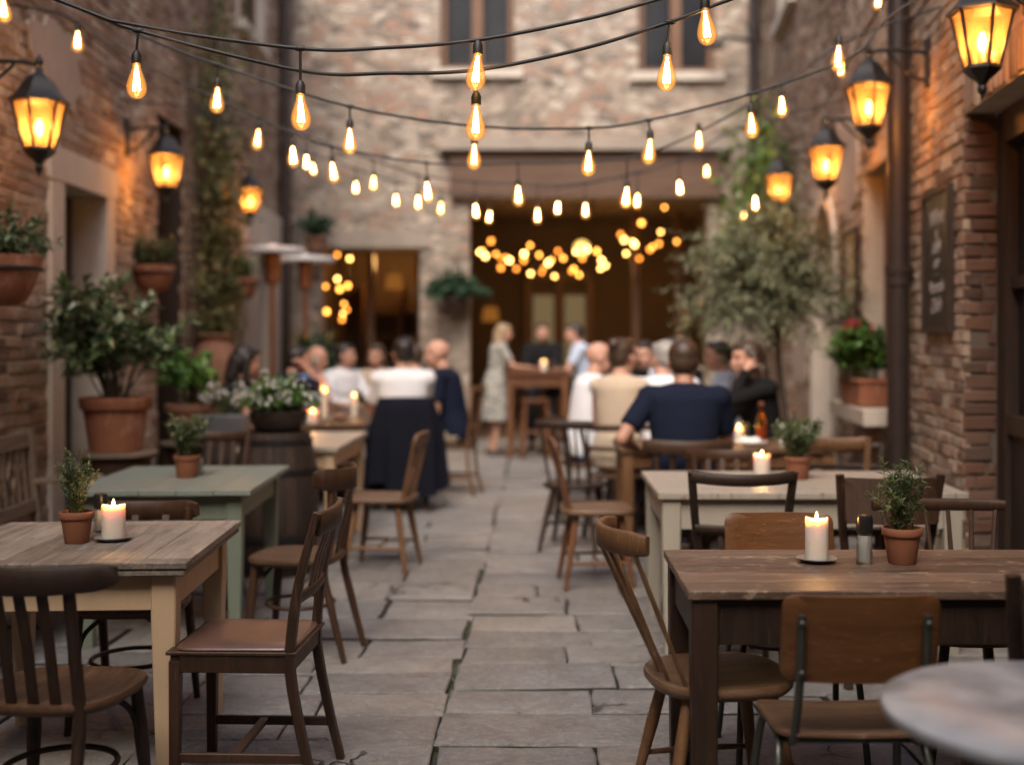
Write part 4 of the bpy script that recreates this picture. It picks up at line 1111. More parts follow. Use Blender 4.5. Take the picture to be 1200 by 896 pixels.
# ---- plant stands and crate
def stand(label, loc, h, r_, leg=4):
    t = thing('plant_stand', label, 'stand', loc)
    m = MB(); m.lathe([(0, h-.03), (r_-.01, h-.03), (r_, h-.022), (r_, h-.006), (r_-.008, h), (0, h)], 32); m.build('tabletop', M['w_bench'], t, smooth=40)
    m = MB(); m.lathe([(r_*.8, h-.12), (r_*.84, h-.12), (r_*.84, h-.031), (r_*.8, h-.031), (r_*.8, h-.12)], 28); m.build('apron', M['w_brown'], t)
    for k in range(leg):
        a = 2*PI*k/leg+.6; m = MB(); m.bar([(r_*.75*math.cos(a), r_*.75*math.sin(a), h-.03), (r_*.85*math.cos(a), r_*.85*math.sin(a), 0)], .04, .04, up=(0, 1, 0)); m.build('leg', M['w_brown'], t)
    m = MB(); m.lathe([(0, .22), (r_*.74, .22), (r_*.74, .24), (0, .24)], 24); m.build('lower_shelf', M['w_brown'], t)
    return t
stand('round wooden stand under the big laurel pot by the pale doorway', (-2.63, 7.42, 0), .76, .25)
stand('small round stand under the broad-leaved plant', (-2.53, 8.62, 0), .72, .20)
def crate(label, loc, w, d, h, rz=0):
    t = thing('wooden_crate', label, 'crate', loc, rz)
    for sy in (-1, 1):
        m = MB()
        for k in range(5): m.box((0, sy*d/2, h*(k+.5)/5), (w, .016, h/5-.012))
        m.build('side_panel', M['w_barrel'], t)
    for sx in (-1, 1):
        m = MB()
        for k in range(5): m.box((sx*(w/2-.01), 0, h*(k+.5)/5), (.016, d-.02, h/5-.012))
        m.build('end_panel', M['w_barrel'], t)
    m = MB(); m.box((0, 0, h-.008), (w-.04, d-.03, .014)); m.build('lid', M['w_barrel'], t)
crate('tall slatted crate under the zinc planter', (-2.14, 8.15, 0), .42, .36, .79)
# ------------------------------------------------------------------ lights helper
def point(name, parent, loc, watts, color, radius=.03):
    l = bpy.data.lights.new(name, 'POINT'); l.energy = watts; l.color = color; l.shadow_soft_size = radius
    o = bpy.data.objects.new(name, l); COL.objects.link(o); o.parent = parent; o.location = loc
    return o
WARM = (1.0, .55, .20)
# ------------------------------------------------------------------ wall lanterns
def lantern(label, wall, lamp_xyz, rz, watts, group='lanterns on iron arms along the brick walls'):
    """origin at the wall; the arm runs along local +x to the lamp"""
    wall = Vector(wall); L = (Vector(lamp_xyz).xy-wall.xy).length
    t = thing('wall_lantern', label, 'lantern', (wall.x, wall.y, lamp_xyz[2]), rz, group)
    m = MB(); m.box((.012, 0, -.06), (.024, .075, .30), ch=.008); m.build('wall_plate', M['lampiron'], t)
    m = MB(); m.tube(spline([(.02, 0, .0), (L*.5, 0, .018), (L*.85, 0, .012), (L, 0, -.005)], 6), .013, 10)
    m.tube(spline([(.02, 0, -.17), (L*.30, 0, -.14), (L*.62, 0, -.03), (L*.70, 0, .008)], 6), .009, 8)
    m.ell((L, 0, .015), (.022, .022, .028)); m.tube([(L, 0, .03), (L, 0, .055)], [.014, .004], 8); m.build('arm', M['lampiron'], t, smooth=50)
    n = 6
    def ring(r_, z): return [(L+r_*math.cos(2*PI*k/n+PI/6), r_*math.sin(2*PI*k/n+PI/6), z) for k in range(n)]
    m = MB(); prof = [(.016, -.01), (.022, -.045), (.05, -.06), (.075, -.085), (.092, -.115), (.115, -.155), (.158, -.192), (.160, -.205), (.140, -.206), (.10, -.16), (.02, -.08)]
    vs = []; fs = []
    for (r_, z) in prof: vs += ring(r_, z)
    for i in range(len(prof)-1):
        for k in range(n): fs.append([i*n+k, i*n+(k+1) % n, (i+1)*n+(k+1) % n, (i+1)*n+k])
    m.add(vs, fs); m.build('roof', M['lampiron'], t, smooth=25)
    m = MB(); A, B = ring(.136, -.205), ring(.076, -.452)
    for k in range(n):
        m.tube([A[k], B[k]], .0088, 6); 
        m.tube([A[k], A[(k+1) % n]], .007, 6); m.tube([B[k], B[(k+1) % n]], .008, 6)
    m.build('frame', M['lampiron'], t, smooth=50)
    m = MB(); A, B = ring(.131, -.208), ring(.072, -.448)
    for k in range(n):
        j = (k+1) % n; m.add([A[k], A[j], B[j], B[k]], [[0, 1, 2, 3]])
    m.build('glass', M['amber'], t, smooth=0)
    m = MB(); prof = [(.084, -.448), (.086, -.462), (.060, -.490), (.028, -.515), (.018, -.53)]; vs = []; fs = []
    for (r_, z) in prof: vs += ring(r_, z)
    for i in range(len(prof)-1):
        for k in range(n): fs.append([i*n+k, i*n+(k+1) % n, (i+1)*n+(k+1) % n, (i+1)*n+k])
    fs.append(list(range(n)));  m.add(vs, fs)
    m.ell((L, 0, -.552), (.022, .022, .026)); m.tube([(L, 0, -.57), (L, 0, -.60)], [.011, .003], 8); m.build('finial_cup', M['lampiron'], t, smooth=25)
    m = MB(); m.lathe([(0, -.29), (.010, -.295), (.018, -.315), (.022, -.34), (.018, -.365), (.009, -.38), (0, -.385)], 18, (L, 0, 0)); m.build('bulb', M['lampbulb'], t, smooth=60)
    point('lantern_light', t, (L, 0, -.33), watts, WARM, .03)
    return t
def lamp_at(label, px, py_arm, d, W, rz, watts):
    p = at(px, py_arm, d)
    # the wall point straight across from the lamp
    wp = W(d, p.z, 0); return lantern(label, wp, p, rz, watts)
LW = 32
lamp_at('lantern hung above the deep dark timber doorway, its top out of the picture', 1151, -38, 5.4, WR, R(180), LW)
lamp_at('lantern whose arm comes out beside the fat brown drainpipe', 1018, 62, 7.3, WR, R(180), LW)
lamp_at('lantern in front of the arched pale doorway, second beyond the drainpipe', 968, 142, 9.0, WR, R(180), LW)
lamp_at('lantern hanging above the crown of the olive tree', 913, 180, 11.2, WR, R(180), LW)
lamp_at('big lantern on the brick just before the pale framed doorway', 46, 76, 6.4, WL, 0, LW)
lamp_at('lantern between the pale framed doorway and the ivy', 195, 152, 9.4, WL, 0, LW)
lamp_at('small far lantern beyond the ivy, above the patio heaters', 293, 200, 13.0, WL, 0, LW)

# ------------------------------------------------------------------ string lights
m = MB(); m.lathe([(0, .045), (.009, .045), (.014, .036), (.017, .028), (.017, .002), (.014, 0), (0, 0)], 14); me_socket = m.build('socket', M['cable'], smooth=40)
m = MB(); m.lathe([(.013, .0), (.0135, -.010), (.0165, -.022), (.022, -.037), (.0275, -.052), (.0318, -.067), (.0336, -.080), (.0328, -.092), (.0290, -.104), (.0225, -.113), (.014, -.119), (.004, -.1215)], 32); me_bulb = m.build('bulb', M['bulbglass'], smooth=60)
m = MB()
for k in range(6):
    a = 2*PI*k/6; c, s_ = math.cos(a), math.sin(a)
    m.tube(spline([(.004*c, .004*s_, -.020), (.0075*c, .0075*s_, -.045), (.0115*c, .0115*s_, -.092)], 4), .0017, 5)
m.tube([(0, 0, -.005), (0, 0, -.04)], .004, 6); me_fil = m.build('filament', M['fil'], smooth=60)
DS, DB, DF = me_socket.data, me_bulb.data, me_fil.data
DFS = [DF, DF]
for k in ('fil2', 'fil3'):
    q = DF.copy(); q.materials.clear(); q.materials.append(M[k]); DFS.append(q)
for o in (me_socket, me_bulb, me_fil): bpy.data.objects.remove(o)
nb = [0]
def string_light(label, ctrl, bulbs, scale=1.0):
    """ctrl: (px, py, depth) the cable passes; bulbs: (px, py of the bulb's lower end, depth)"""
    t = thing('string_light', label, 'string lights', at(*ctrl[0]), 0, 'strings of warm bulbs across the courtyard')
    base = t.location.copy()
    pts = spline([at(*c) for c in ctrl], 10)
    m = MB(); m.tube([p-base for p in pts], .0068, 8); m.build('cable', M['cable'], t, smooth=60)
    for b in bulbs:
        px, pyb, d = b[:3]
        q = at(px, pyb, d); zs = q.z+.121*scale
        # cable height above this spot
        best = min(pts, key=lambda p: abs(p.x-q.x)+abs(p.y-q.y)*.3)
        zc = best.z; q.y = best.y
        s = bpy.data.objects.new('socket', DS); COL.objects.link(s); s.parent = t; s.location = Vector((q.x, q.y, zs))-base; s.scale = (scale,)*3
        g_ = bpy.data.objects.new('bulb', DB); COL.objects.link(g_); g_.parent = t; g_.location = s.location; g_.scale = (scale,)*3; g_.rotation_euler = (RND.uniform(-.12, .12), RND.uniform(-.12, .12), RND.uniform(0, 3))
        f = bpy.data.objects.new('filament', RND.choice(DFS)); COL.objects.link(f); f.parent = g_
        if zc > zs+.05*scale:
            m = MB(); m.tube([Vector((q.x, q.y, zs+.044*scale))-base, Vector((best.x, best.y, zc))-base], .005, 6)
            m.ell(Vector((best.x, best.y, zc))-base, (.022, .009, .010)); m.build('drop_cord', M['cable'], t, smooth=50)
        nb[0] += 1
    return t
def W_px(x, d): return VX+x*FPX/d
def anchorL(z, d): return (W_px(-2.85-.043*d, d), VY-(z-EYE)*FPX/d, d)
def anchorR(z, d): return (W_px(1.75+.087*d, d), VY-(z-EYE)*FPX/d, d)
D = 4.0
string_light('string of bulbs nearest us, the higher of the two bold cables', [anchorL(3.15, D), (60, -3, D), (162, 30, D), (352, 57, D), (455, 56, D), (560, 47, D), (680, 24, D), (770, 0, D), (980, -60, D), anchorR(3.05, D)], [(352, 153, D), (560, 106, D)])
D = 4.06
string_light('string of bulbs nearest us, the lower bold cable with four bulbs', [anchorL(3.12, D), (72, 2, D), (162, 36, D), (352, 83, D), (455, 86, D), (560, 82, D), (680, 58, D), (785, 26, D), (855, 0, D), (980, -42, D), anchorR(3.02, D)], [(160, 117, D), (558, 165, D), (782, 107, D), (826, 53, D)])
D = 5.6
string_light('thin cable sweeping low across the middle and up to the drainpipe lantern', [anchorL(3.3, D), (0, -30, D), (165, 42, D), (255, 76, D), (410, 125, D), (560, 148, D), (690, 150, D), (760, 141, D), (880, 110, D), (1000, 65, D), (1050, 14, D), anchorR(3.3, D)],
             [(3, 27, D), (255, 133, D), (410, 181, D), (556, 199, D), (690, 207, D), (762, 193, D), (880, 163, D), (983, 84, D)])
D = 7.0
string_light('faint cable hung in front of the pale ledge, starting above the big lantern', [anchorL(3.42, D), (60, 14, D), (91, 26, D), (160, 72, D), (303, 138, D), (343, 156, D), (389, 172, D), (500, 191, D), (607, 191, D), (735, 185, D), (828, 150, D), (916, 98, D), (1000, 45, D), anchorR(3.4, D)],
             [(91, 61, D), (303, 176, D), (343, 196, D), (389, 215, D), (500, 238, D), (607, 242, D), (735, 244, D), (819, 178, D), (916, 138, D)])
D = 9.2
string_light('string of small bulbs strung from the ivy to the arched doorway', [anchorL(3.3, D), (250, 130, D), (358, 160, D), (431, 185, D), (490, 205, D), (557, 213, D), (630, 217, D), (686, 214, D), (742, 203, D), (796, 188, D), (870, 150, D), anchorR(3.35, D)],
             [(359, 200, D), (438, 224, D), (490, 247, D), (557, 257, D), (630, 262, D), (686, 256, D), (747, 245, D), (796, 230, D), (885, 248, D)], .95)
D = 11.2
string_light('string of tiny bulbs strung before the timber beam', [anchorL(3.6, D), (300, 150, D), (363, 178, D), (417, 198, D), (464, 213, D), (517, 223, D), (574, 228, D), (654, 220, D), (740, 205, D), (828, 180, D), anchorR(3.4, D)],
             [(366, 206, D), (417, 228, D), (464, 243, D), (517, 252, D), (574, 262, D), (654, 252, D), (735, 243, D), (828, 209, D), (872, 262, D)], .95)
# slim cable of bulbs running up the right wall
string_light('short cable climbing the brick by the drainpipe lantern', [at_ for at_ in [(968, 120, 9.6), (1000, 62, 8.0), (1030, 12, 6.9), (1066, -40, 6.3)]], [(1030, 12, 6.9), (985, 92, 8.8)], .9)

# ------------------------------------------------------------------ fairy lights inside the back openings
m = MB(); m.ell((0, 0, 0), (.026, .026, .030), n=8); o = m.build('bulb', M['fairy'], smooth=60); DFY = o.data; bpy.data.objects.remove(o)
DFYS = [DFY, DFY]
for k in ('fairy2', 'fairy2', 'fairy3'):
    q = DFY.copy(); q.materials.clear(); q.materials.append(M[k]); DFYS.append(q)
def fairy(label, pts, d, seed):
    rr = random.Random(seed)
    P = [at(px, py, d+rr.uniform(-.35, .35)) for (px, py) in pts]
    t = thing('fairy_light_string', label, 'fairy lights', P[0]); b = P[0].copy()
    m = MB()
    o_ = sorted(P, key=lambda p: p.x); m.tube([p-b+Vector((0, 0, .03)) for p in spline(o_, 4)], .004, 5); m.build('cable', M['cable'], t)
    for p in P:
        q = bpy.data.objects.new('bulb', rr.choice(DFYS)); COL.objects.link(q); q.parent = t; q.location = p-b; q.scale = (rr.uniform(.75, 1.35),)*3
    return t
Z4 = [(62, 210), (20, 255), (35, 280), (85, 270), (105, 290), (108, 335), (148, 300), (180, 340), (245, 230), (217, 270), (215, 300), (247, 362), (287, 275), (375, 258), (345, 300), (310, 335), (360, 375), (400, 290), (300, 355), (475, 235), (490, 290), (460, 260), (440, 350), (475, 368), (558, 258), (580, 300), (600, 325), (575, 338), (8, 262), (130, 288), (330, 312), (450, 340), (512, 248)]
fairy('cluster of orange fairy lights swagged inside the wide back opening', [(560+a/4, 230+b/4) for a, b in Z4], 18.9, 1)
Z4b = [(670, 180), (685, 205), (735, 225), (695, 268), (767, 125), (757, 292), (807, 248), (848, 222), (857, 168), (932, 212), (875, 52), (820, 236), (726, 214)]
fairy('sparser fairy lights beside the olive tree inside the wide back opening', [(560+a/4, 230+b/4) for a, b in Z4b], 18.9, 2)
Z3 = [(290, 305), (355, 325), (228, 470), (303, 483), (290, 430), (345, 465), (325, 560), (320, 610), (235, 600), (340, 590), (315, 640)]
fairy('fairy lights hanging in the smaller dark opening by the patio heaters', [(330+a/4.444, 230+b/4.444) for a, b in Z3], 18.6, 3)
t = thing('globe_lamp', 'yellow glowing globe pendant among the fairy lights', 'lamp', at(682, 291, 20))
m = MB(); m.ell((0, 0, 0), (.13, .13, .13), n=20); m.build('shade', M['globe'], t, smooth=60)
m = MB(); m.tube([(0, 0, .14), (0, 0, .75)], .01, 6); m.build('cord', M['cable'], t)
point('globe_light', t, (0, 0, -.28), 24, WARM, .12)
for (px, py, d, lab, wt) in ((462, 330, 19.6, 'amber box lamp on the inner wall of the smaller opening', 18), (575, 368, 20.0, 'amber box lamp low on the inner wall beside the hanging basket', 5), (800, 370, 21.5, 'amber box lamp deep inside behind the olive tree', 6)):
    t = thing('wall_lamp', lab, 'lamp', at(px, py, d))
    m = MB(); m.lathe([(.06, -.12), (.15, -.12), (.11, .12), (.05, .12)], 20); m.build('lamp_shade', emit('amber lamp shade', (1.0, .36, .06), .09), t)
    m = MB(); m.tube([(0, 0, -.1), (0, 0, .18), (0, .2, .2)], .012, 6); m.build('arm', M['iron'], t)
    point('shade_light', t, (0, -.15, .32), wt, (1, .5, .16), .1)
# shelf unit with jars inside the small opening
t = thing('shelf_unit', 'honey wood shelf unit standing inside the smaller dark opening', 'shelves', (-2.35, 20.3, 0))
for x in (-.62, 0, .62):
    m = MB(); m.box((x, 0, 1.2), (.06, .3, 2.4)); m.build('upright', M['w_honey'], t)
for z in (.5, 1.0, 1.5, 2.0):
    m = MB(); m.box((-.31, 0, z), (.55, .28, .04)); m.box((.31, 0, z), (.55, .28, .04)); m.build('shelf', M['w_honey'], t)

# ------------------------------------------------------------------ candles, shakers, tableware
def candle(label, p, h=.125, r_=.037, rim_wob=.004, watts=.6, saucer=None, seed=0):
    x, y, z = p
    if saucer:
        s = MB(); s.lathe([(0, .003), (.035, .003), (.038, 0), (.045, .002), (.062, .011), (.064, .013), (.060, .0135), (.044, .008), (.02, .007), (0, .007)], 40)
        o = s.build('saucer', M['ceramic'], smooth=50, loc=(x, y, z+.0005)); tag(o, saucer, 'saucer'); z += .008
    t = thing('candle', label, 'candle', (x, y, z))
    rr = random.Random(seed); n = 36; m = MB(); vs = []; fs = []
    rim = [h+rim_wob*math.sin(2*PI*i/n*2+seed)+rr.uniform(-.001, .001) for i in range(n)]
    L = [(r_*.98, lambda i: 0), (r_, lambda i: .004), (r_*1.0, lambda i: h*.5), (r_*1.0, lambda i: rim[i]-.006), (r_*.97, lambda i: rim[i]), (r_*.88, lambda i: rim[i]-.001), (r_*.80, lambda i: h-.012), (r_*.4, lambda i: h-.016), (.001, lambda i: h-.015)]
    for (q, f) in L:
        for i in range(n): a = 2*PI*i/n; vs.append((q*math.cos(a), q*math.sin(a), f(i)))
    for k in range(len(L)-1):
        for i in range(n): fs.append([k*n+i, k*n+(i+1) % n, (k+1)*n+(i+1) % n, (k+1)*n+i])
    fs.append(list(range(n))); m.add(vs, fs); m.build('wax_body', M['wax'], t, smooth=50)
    m = MB(); m.tube([(0, 0, h-.016), (.001, 0, h-.002), (.003, 0, h+.004)], .0016, 6); m.build('wick', M['black'], t)
    m = MB(); m.lathe([(0, -.003), (.0035, 0), (.005, .005), (.0042, .011), (.002, .017), (0, .022)], 12, (0, 0, h+.001)); m.build('flame', M['flame'], t, smooth=60)
    point('candle_light', t, (0, 0, h+.016), watts, (1, .5, .16), .008)
    return t
TZ = .7505
candle('lit cream pillar candle between the herb pot and the leather-seated chair, on the plank table', (at(133, 630, 4.17).x, 4.17, TZ), .115, .040, saucer='grey stoneware saucer under the candle on the plank table', seed=1)
candle('lit cream pillar candle beside the salt shaker on the dark brown table', (X(957, 3.77), 3.77, TZ), .128, .036, saucer='grey stoneware saucer under the candle on the dark brown table', seed=2)
candle('lit stubby candle on the long cream table, behind the open-backed chair', (X(893, 6.2), 6.2, TZ), .105, .042, .006, .6, seed=3)
candle('thin lit candle at the barrel end of the narrow cream table', (X(345, 8.0), 8.0, TZ), .20, .02, .003, .8, seed=4)
candle('stubby lit candle at the near end of the long brown table', (X(366, 10.05), 10.05, TZ), .10, .05, .005, 1.2, seed=5)
candle('tall lit candle on the long brown table in front of the bald man in blue', (X(380, 10.7), 10.7, TZ), .25, .027, .003, .5, seed=6)
candle('lit candle on the long brown table close to the white-shirted man', (X(415, 11.0), 11.0, TZ), .19, .027, .003, .5, seed=7)
candle('lit candle on the tall bar table', (X(637, 14.95), 14.95, 1.061), .12, .04, .003, .6, seed=8)
candle('lit candle between the bottles on the honey oak table', (X(866, 8.2), 8.2, TZ), .10, .03, .003, .8, seed=9)
def shaker(label, x, y, h=.155, cap='black'):
    t = thing('salt_shaker', label, 'shaker', (x, y, TZ))
    m = MB(); m.lathe([(0, 0), (.024, 0), (.027, .004), (.026, .02), (.022, h*.55), (.020, h*.66), (.0188, h*.66), (.0208, h*.5), (.0245, .02), (.0225, .008), (0, .007)], 20); m.build('glass_body', M['glass'], t, smooth=50)
    m = MB(); m.lathe([(0, .0085), (.0225, .009), (.0238, .02), (.0205, h*.58), (0, h*.60)], 18); m.build('salt', M['salt'], t, smooth=50)
    m = MB(); m.lathe([(.0215, h*.62), (.0235, h*.63), (.0255, h*.70), (.0255, h*.92), (.022, h*.985), (.012, h), (0, h)], 20); m.build('cap', M[cap], t, smooth=40)
    return t
shaker('glass salt shaker with black cap between the candle and herb pot on the dark table', X(1013, 3.73), 3.73)
shaker('glass salt shaker half hidden behind the candle on the plank table', X(118, 4.36), 4.36, .14)
shaker('slim shaker standing behind the herb pot on the green table', X(233, 6.22), 6.22, .15)
def bottle(label, x, y, mat, h=.24, r_=.032, z=TZ):
    t = thing('bottle', label, 'bottle', (x, y, z))
    m = MB(); m.lathe([(0, 0), (r_, 0), (r_, h*.5), (r_*.85, h*.6), (r_*.4, h*.75), (r_*.38, h*.96), (r_*.46, h*.965), (r_*.46, h), (0, h)], 20); m.build('glass_body', M[mat], t, smooth=40)
    m = MB(); m.lathe([(0, .004), (r_*.9, .004), (r_*.9, h*.42), (0, h*.43)], 16); m.build('contents', plain('amber liquid', (.45, .17, .04), .2) if mat == 'amberbottle' else M['salt'], t)
    m = MB(); m.lathe([(r_*.5, h*.955), (r_*.5, h*1.02), (0, h*1.02)], 14); m.build('cap', M['c_check'] if False else M['terra'], t)
    return t
bottle('amber bottle standing before the woman in black', X(892, 8.15), 8.15, 'amberbottle', .27, .036)
bottle('slim greenish bottle next to the white cups', X(931, 8.2), 8.2, 'greenbottle', .22, .026)
def glass(label, x, y, z=TZ, h=.12, mat='glass', r_=.035):
    m = MB(); m.lathe([(0, 0), (r_*.8, 0), (r_, h), (r_*.93, h), (r_*.74, .008), (0, .008)], 18); o = m.build('drinking_glass', M[mat], smooth=50, loc=(x, y, z)); tag(o, label, 'glass', None); return o
glass('white tumbler beside the amber bottle', X(918, 8.05), 8.05, mat='whitechina', h=.13)
glass('squat white cup next to the greenish bottle', X(945, 8.1), 8.1, mat='whitechina', h=.11, r_=.05)
glass('clear glass in front of the woman in black', X(872, 8.35), 8.35)
for k, (px, d, lab) in enumerate(((878, 8.0, 'white plate piled with white food by the amber bottle'), (400, 10.5, 'white plate on the long brown table near the tall candle'), (655, 14.9, 'white plate on the tall bar table'), (790, 9.9, 'white plate between the second party'))):
    t = thing('plate', lab, 'plate', (X(px, d), d, TZ if px != 655 else 1.0605))
    m = MB(); m.lathe([(0, .004), (.06, .004), (.07, 0), (.08, .004), (.12, .016), (.122, .018), (.118, .018), (.08, .010), (0, .009)], 32); m.build('dish', M['whitechina'], t, smooth=50)
    m = MB(); rr = random.Random(k)
    for _ in range(9): m.ell((rr.uniform(-.06, .06), rr.uniform(-.06, .06), .024), (.032, .03, .022), n=8)
    m.build('food', M['salt'] if k == 0 else M['terra2'], t)
for k, (px, d, lab, z) in enumerate(((392, 10.9, 'stemless glass on the long brown table beside the tall candle', TZ), (424, 11.5, 'clear glass before the white-topped woman', TZ), (770, 10.4, 'clear glass amid the second party', TZ), (648, 15.2, 'clear glass on the tall bar table', 1.0605))):
    glass(lab, X(px, d), d, z, .14)

# ------------------------------------------------------------------ plants
class Leaves:
    def __init__(s): s.v = []; s.f = []
    def leaf(s, p, d, up, l, w, fold=.25, droop=.15):
        d = d.normalized(); sd = d.cross(up)
        if sd.length < 1e-3: sd = d.cross(Vector((1, .2, .1)))
        sd.normalize(); nn = sd.cross(d)
        o = len(s.v); a = p+d*l*.45; tip = p+d*l-nn*l*droop
        s.v += [tuple(p), tuple(a+sd*w*.5+nn*w*fold), tuple(tip), tuple(a-sd*w*.5+nn*w*fold), tuple(a-nn*l*droop*.2)]
        s.f += [[o, o+4, o+1], [o+1, o+4, o+2], [o, o+3, o+4], [o+3, o+2, o+4]]
    def build(s, name, mat, parent):
        me = bpy.data.meshes.new(name); me.from_pydata(s.v, [], s.f); me.materials.append(mat); me.update()
        return link(name, me, parent)
def rvec(rr): 
    while True:
        v = Vector((rr.uniform(-1, 1), rr.uniform(-1, 1), rr.uniform(-1, 1)))
        if .05 < v.length < 1: return v.normalized()
def plant(t, base, size, nst, leafm, stemm, ll, lw, per, rr, twigs=0, bare=.2, droop=.0, stem_r=.004, spread_base=.03, up_bias=.5, crown_name='foliage', curl=.3, tip_up=True, start=None, whorl=False):
    """stems from base to random points of an ellipsoid of radii size=(rx,ry,h); leaves along them"""
    L = Leaves(); S = MB(); base = Vector(base); tips = []
    for i in range(nst):
        a = rr.uniform(0, 2*PI); q = math.sqrt(rr.random()); hz = rr.uniform(.45, 1.0)
        end = base+Vector((math.cos(a)*q*size[0]*math.sqrt(max(.08, 1-(hz*.9-.25)**2)), math.sin(a)*q*size[1]*math.sqrt(max(.08, 1-(hz*.9-.25)**2)), size[2]*hz*(1-droop*q*q*1.6)))
        b0 = base+Vector((math.cos(a)*spread_base*rr.random(), math.sin(a)*spread_base*rr.random(), 0)) if start is None else Vector(rr.choice(start))
        mid = b0.lerp(end, .5)+Vector((-math.cos(a), -math.sin(a), 0))*size[0]*.12*rr.random()+rvec(rr)*size[2]*.06+Vector((0, 0, size[2]*.08))
        path = spline([b0, mid, end], 7); S.tube(path, [stem_r*(1-.7*k/(len(path)-1)) for k in range(len(path))], 5)
        paths = [(path, bare)]
        for _ in range(twigs):
            k = rr.randint(int(len(path)*.35), len(path)-2); p0 = path[k]; d = (path[k+1]-path[k]).normalized()+rvec(rr)*.9+Vector((0, 0, .25)); ln = size[2]*rr.uniform(.14, .30)
            tw = spline([p0, p0+d.normalized()*ln*.5+rvec(rr)*ln*.1, p0+d.normalized()*ln+Vector((0, 0, -.25*ln*droop*3))], 4); S.tube(tw, stem_r*.4, 4); paths.append((tw, .1))
        for (pa, br_) in paths:
            n = per if pa is path else max(4, per*2//3)
            for j in range(n):
                u = br_+(1-br_)*(j+rr.random())/n; k = min(int(u*(len(pa)-1)), len(pa)-2); f = u*(len(pa)-1)-k
                p = pa[k].lerp(pa[k+1], f); dr = (pa[k+1]-pa[k]).normalized()
                o_ = rvec(rr); o_ = (o_-dr*o_.dot(dr)); o_ = o_.normalized() if o_.length > .01 else Vector((1, 0, 0))
                dd = dr*rr.uniform(.25, .9)+o_*rr.uniform(.5, 1.0)+Vector((0, 0, up_bias*.4-droop*.6))
                sc_ = rr.uniform(.6, 1.15)
                L.leaf(p, dd, Vector((0, 0, 1))+rvec(rr)*.5, ll*sc_, lw*sc_, curl*.5, curl)
        tips.append((path[-1], (path[-1]-path[-2]).normalized()))
    S.build('stem', stemm, t, smooth=60); L.build(crown_name, leafm, t)
    return tips
def pot(t, r_top, r_bot, h, mat, z0=0, rim=True, n=40, bowl=False):
    m = MB()
    if bowl: prof = [(0, z0), (r_bot*.6, z0), (r_bot, z0+h*.12), (r_top*.82, z0+h*.45), (r_top*.97, z0+h*.8)]
    else: prof = [(0, z0), (r_bot*.95, z0), (r_bot, z0+.004), (r_top*.90, z0+h*.78)]
    prof += [(r_top*.985 if not bowl else r_top, z0+h*.785), (r_top, z0+h*.80), (r_top*1.02, z0+h*.985), (r_top, z0+h), (r_top*.93, z0+h), (r_top*.90, z0+h*.985), (r_top*.88, z0+h*.86)]
    m.lathe(prof+[(0, z0+h*.86)], n); o = m.build('pot', mat, t, smooth=40)
    s = MB(); rr = random.Random(int(r_top*1000)); k = 18
    s.lathe([(r_top*.87, z0+h*.862), (r_top*.6, z0+h*.90), (r_top*.3, z0+h*.91), (0, z0+h*.905)], k, wob=.03); s.build('soil', M['soil'], t, smooth=60)
    return z0+h*.88
def pp(label, loc, cat='potted plant', name='potted_plant', group=None, rz=0): return thing(name, label, cat, loc, rz, group)
rr = random.Random(21)
# herbs on the tables
t = pp('terracotta pot of flowering thyme beside the candle on the plank table', (X(90, 4.13), 4.13, TZ))
z = pot(t, .058, .040, .108, M['terra']); plant(t, (0, 0, z), (.085, .085, .20), 46, M['lf_herb'], M['stemg'], .016, .005, 26, rr, 1, .10, stem_r=.0014, spread_base=.04)
t = pp('terracotta pot of rosemary beside the salt shaker on the dark brown table', (X(1057, 3.75), 3.75, TZ))
z = pot(t, .062, .043, .112, M['terra']); plant(t, (0, 0, z), (.085, .085, .20), 30, M['lf_herb'], M['stemg'], .026, .006, 30, rr, 1, .06, stem_r=.0016, spread_base=.04)
t = pp('small terracotta pot of sage standing on the green table', (X(219, 6.08), 6.08, TZ))
z = pot(t, .066, .05, .115, M['terra']); plant(t, (0, 0, z), (.12, .12, .22), 34, M['lf_herb'], M['stemg'], .040, .012, 18, rr, 1, .1, stem_r=.002, spread_base=.04)
t = pp('small terracotta pot of bushy herb on the long cream table', (X(935, 6.0), 6.0, TZ))
z = pot(t, .066, .05, .115, M['terra']); plant(t, (0, 0, z), (.14, .14, .19), 44, M['lf_herb'], M['stemg'], .040, .009, 20, rr, 1, .1, stem_r=.002, spread_base=.04)
# the big laurel
t = pp('large terracotta pot with a tall glossy laurel bush on the round wooden stand', (-2.63, 7.42, .7605))
z = pot(t, .215, .155, .335, M['terra']); plant(t, (0, 0, z), (.42, .40, .74), 30, M['lf_laurel'], M['bark'], .108, .050, 15, rr, 3, .38, stem_r=.007, spread_base=.07, curl=.35)
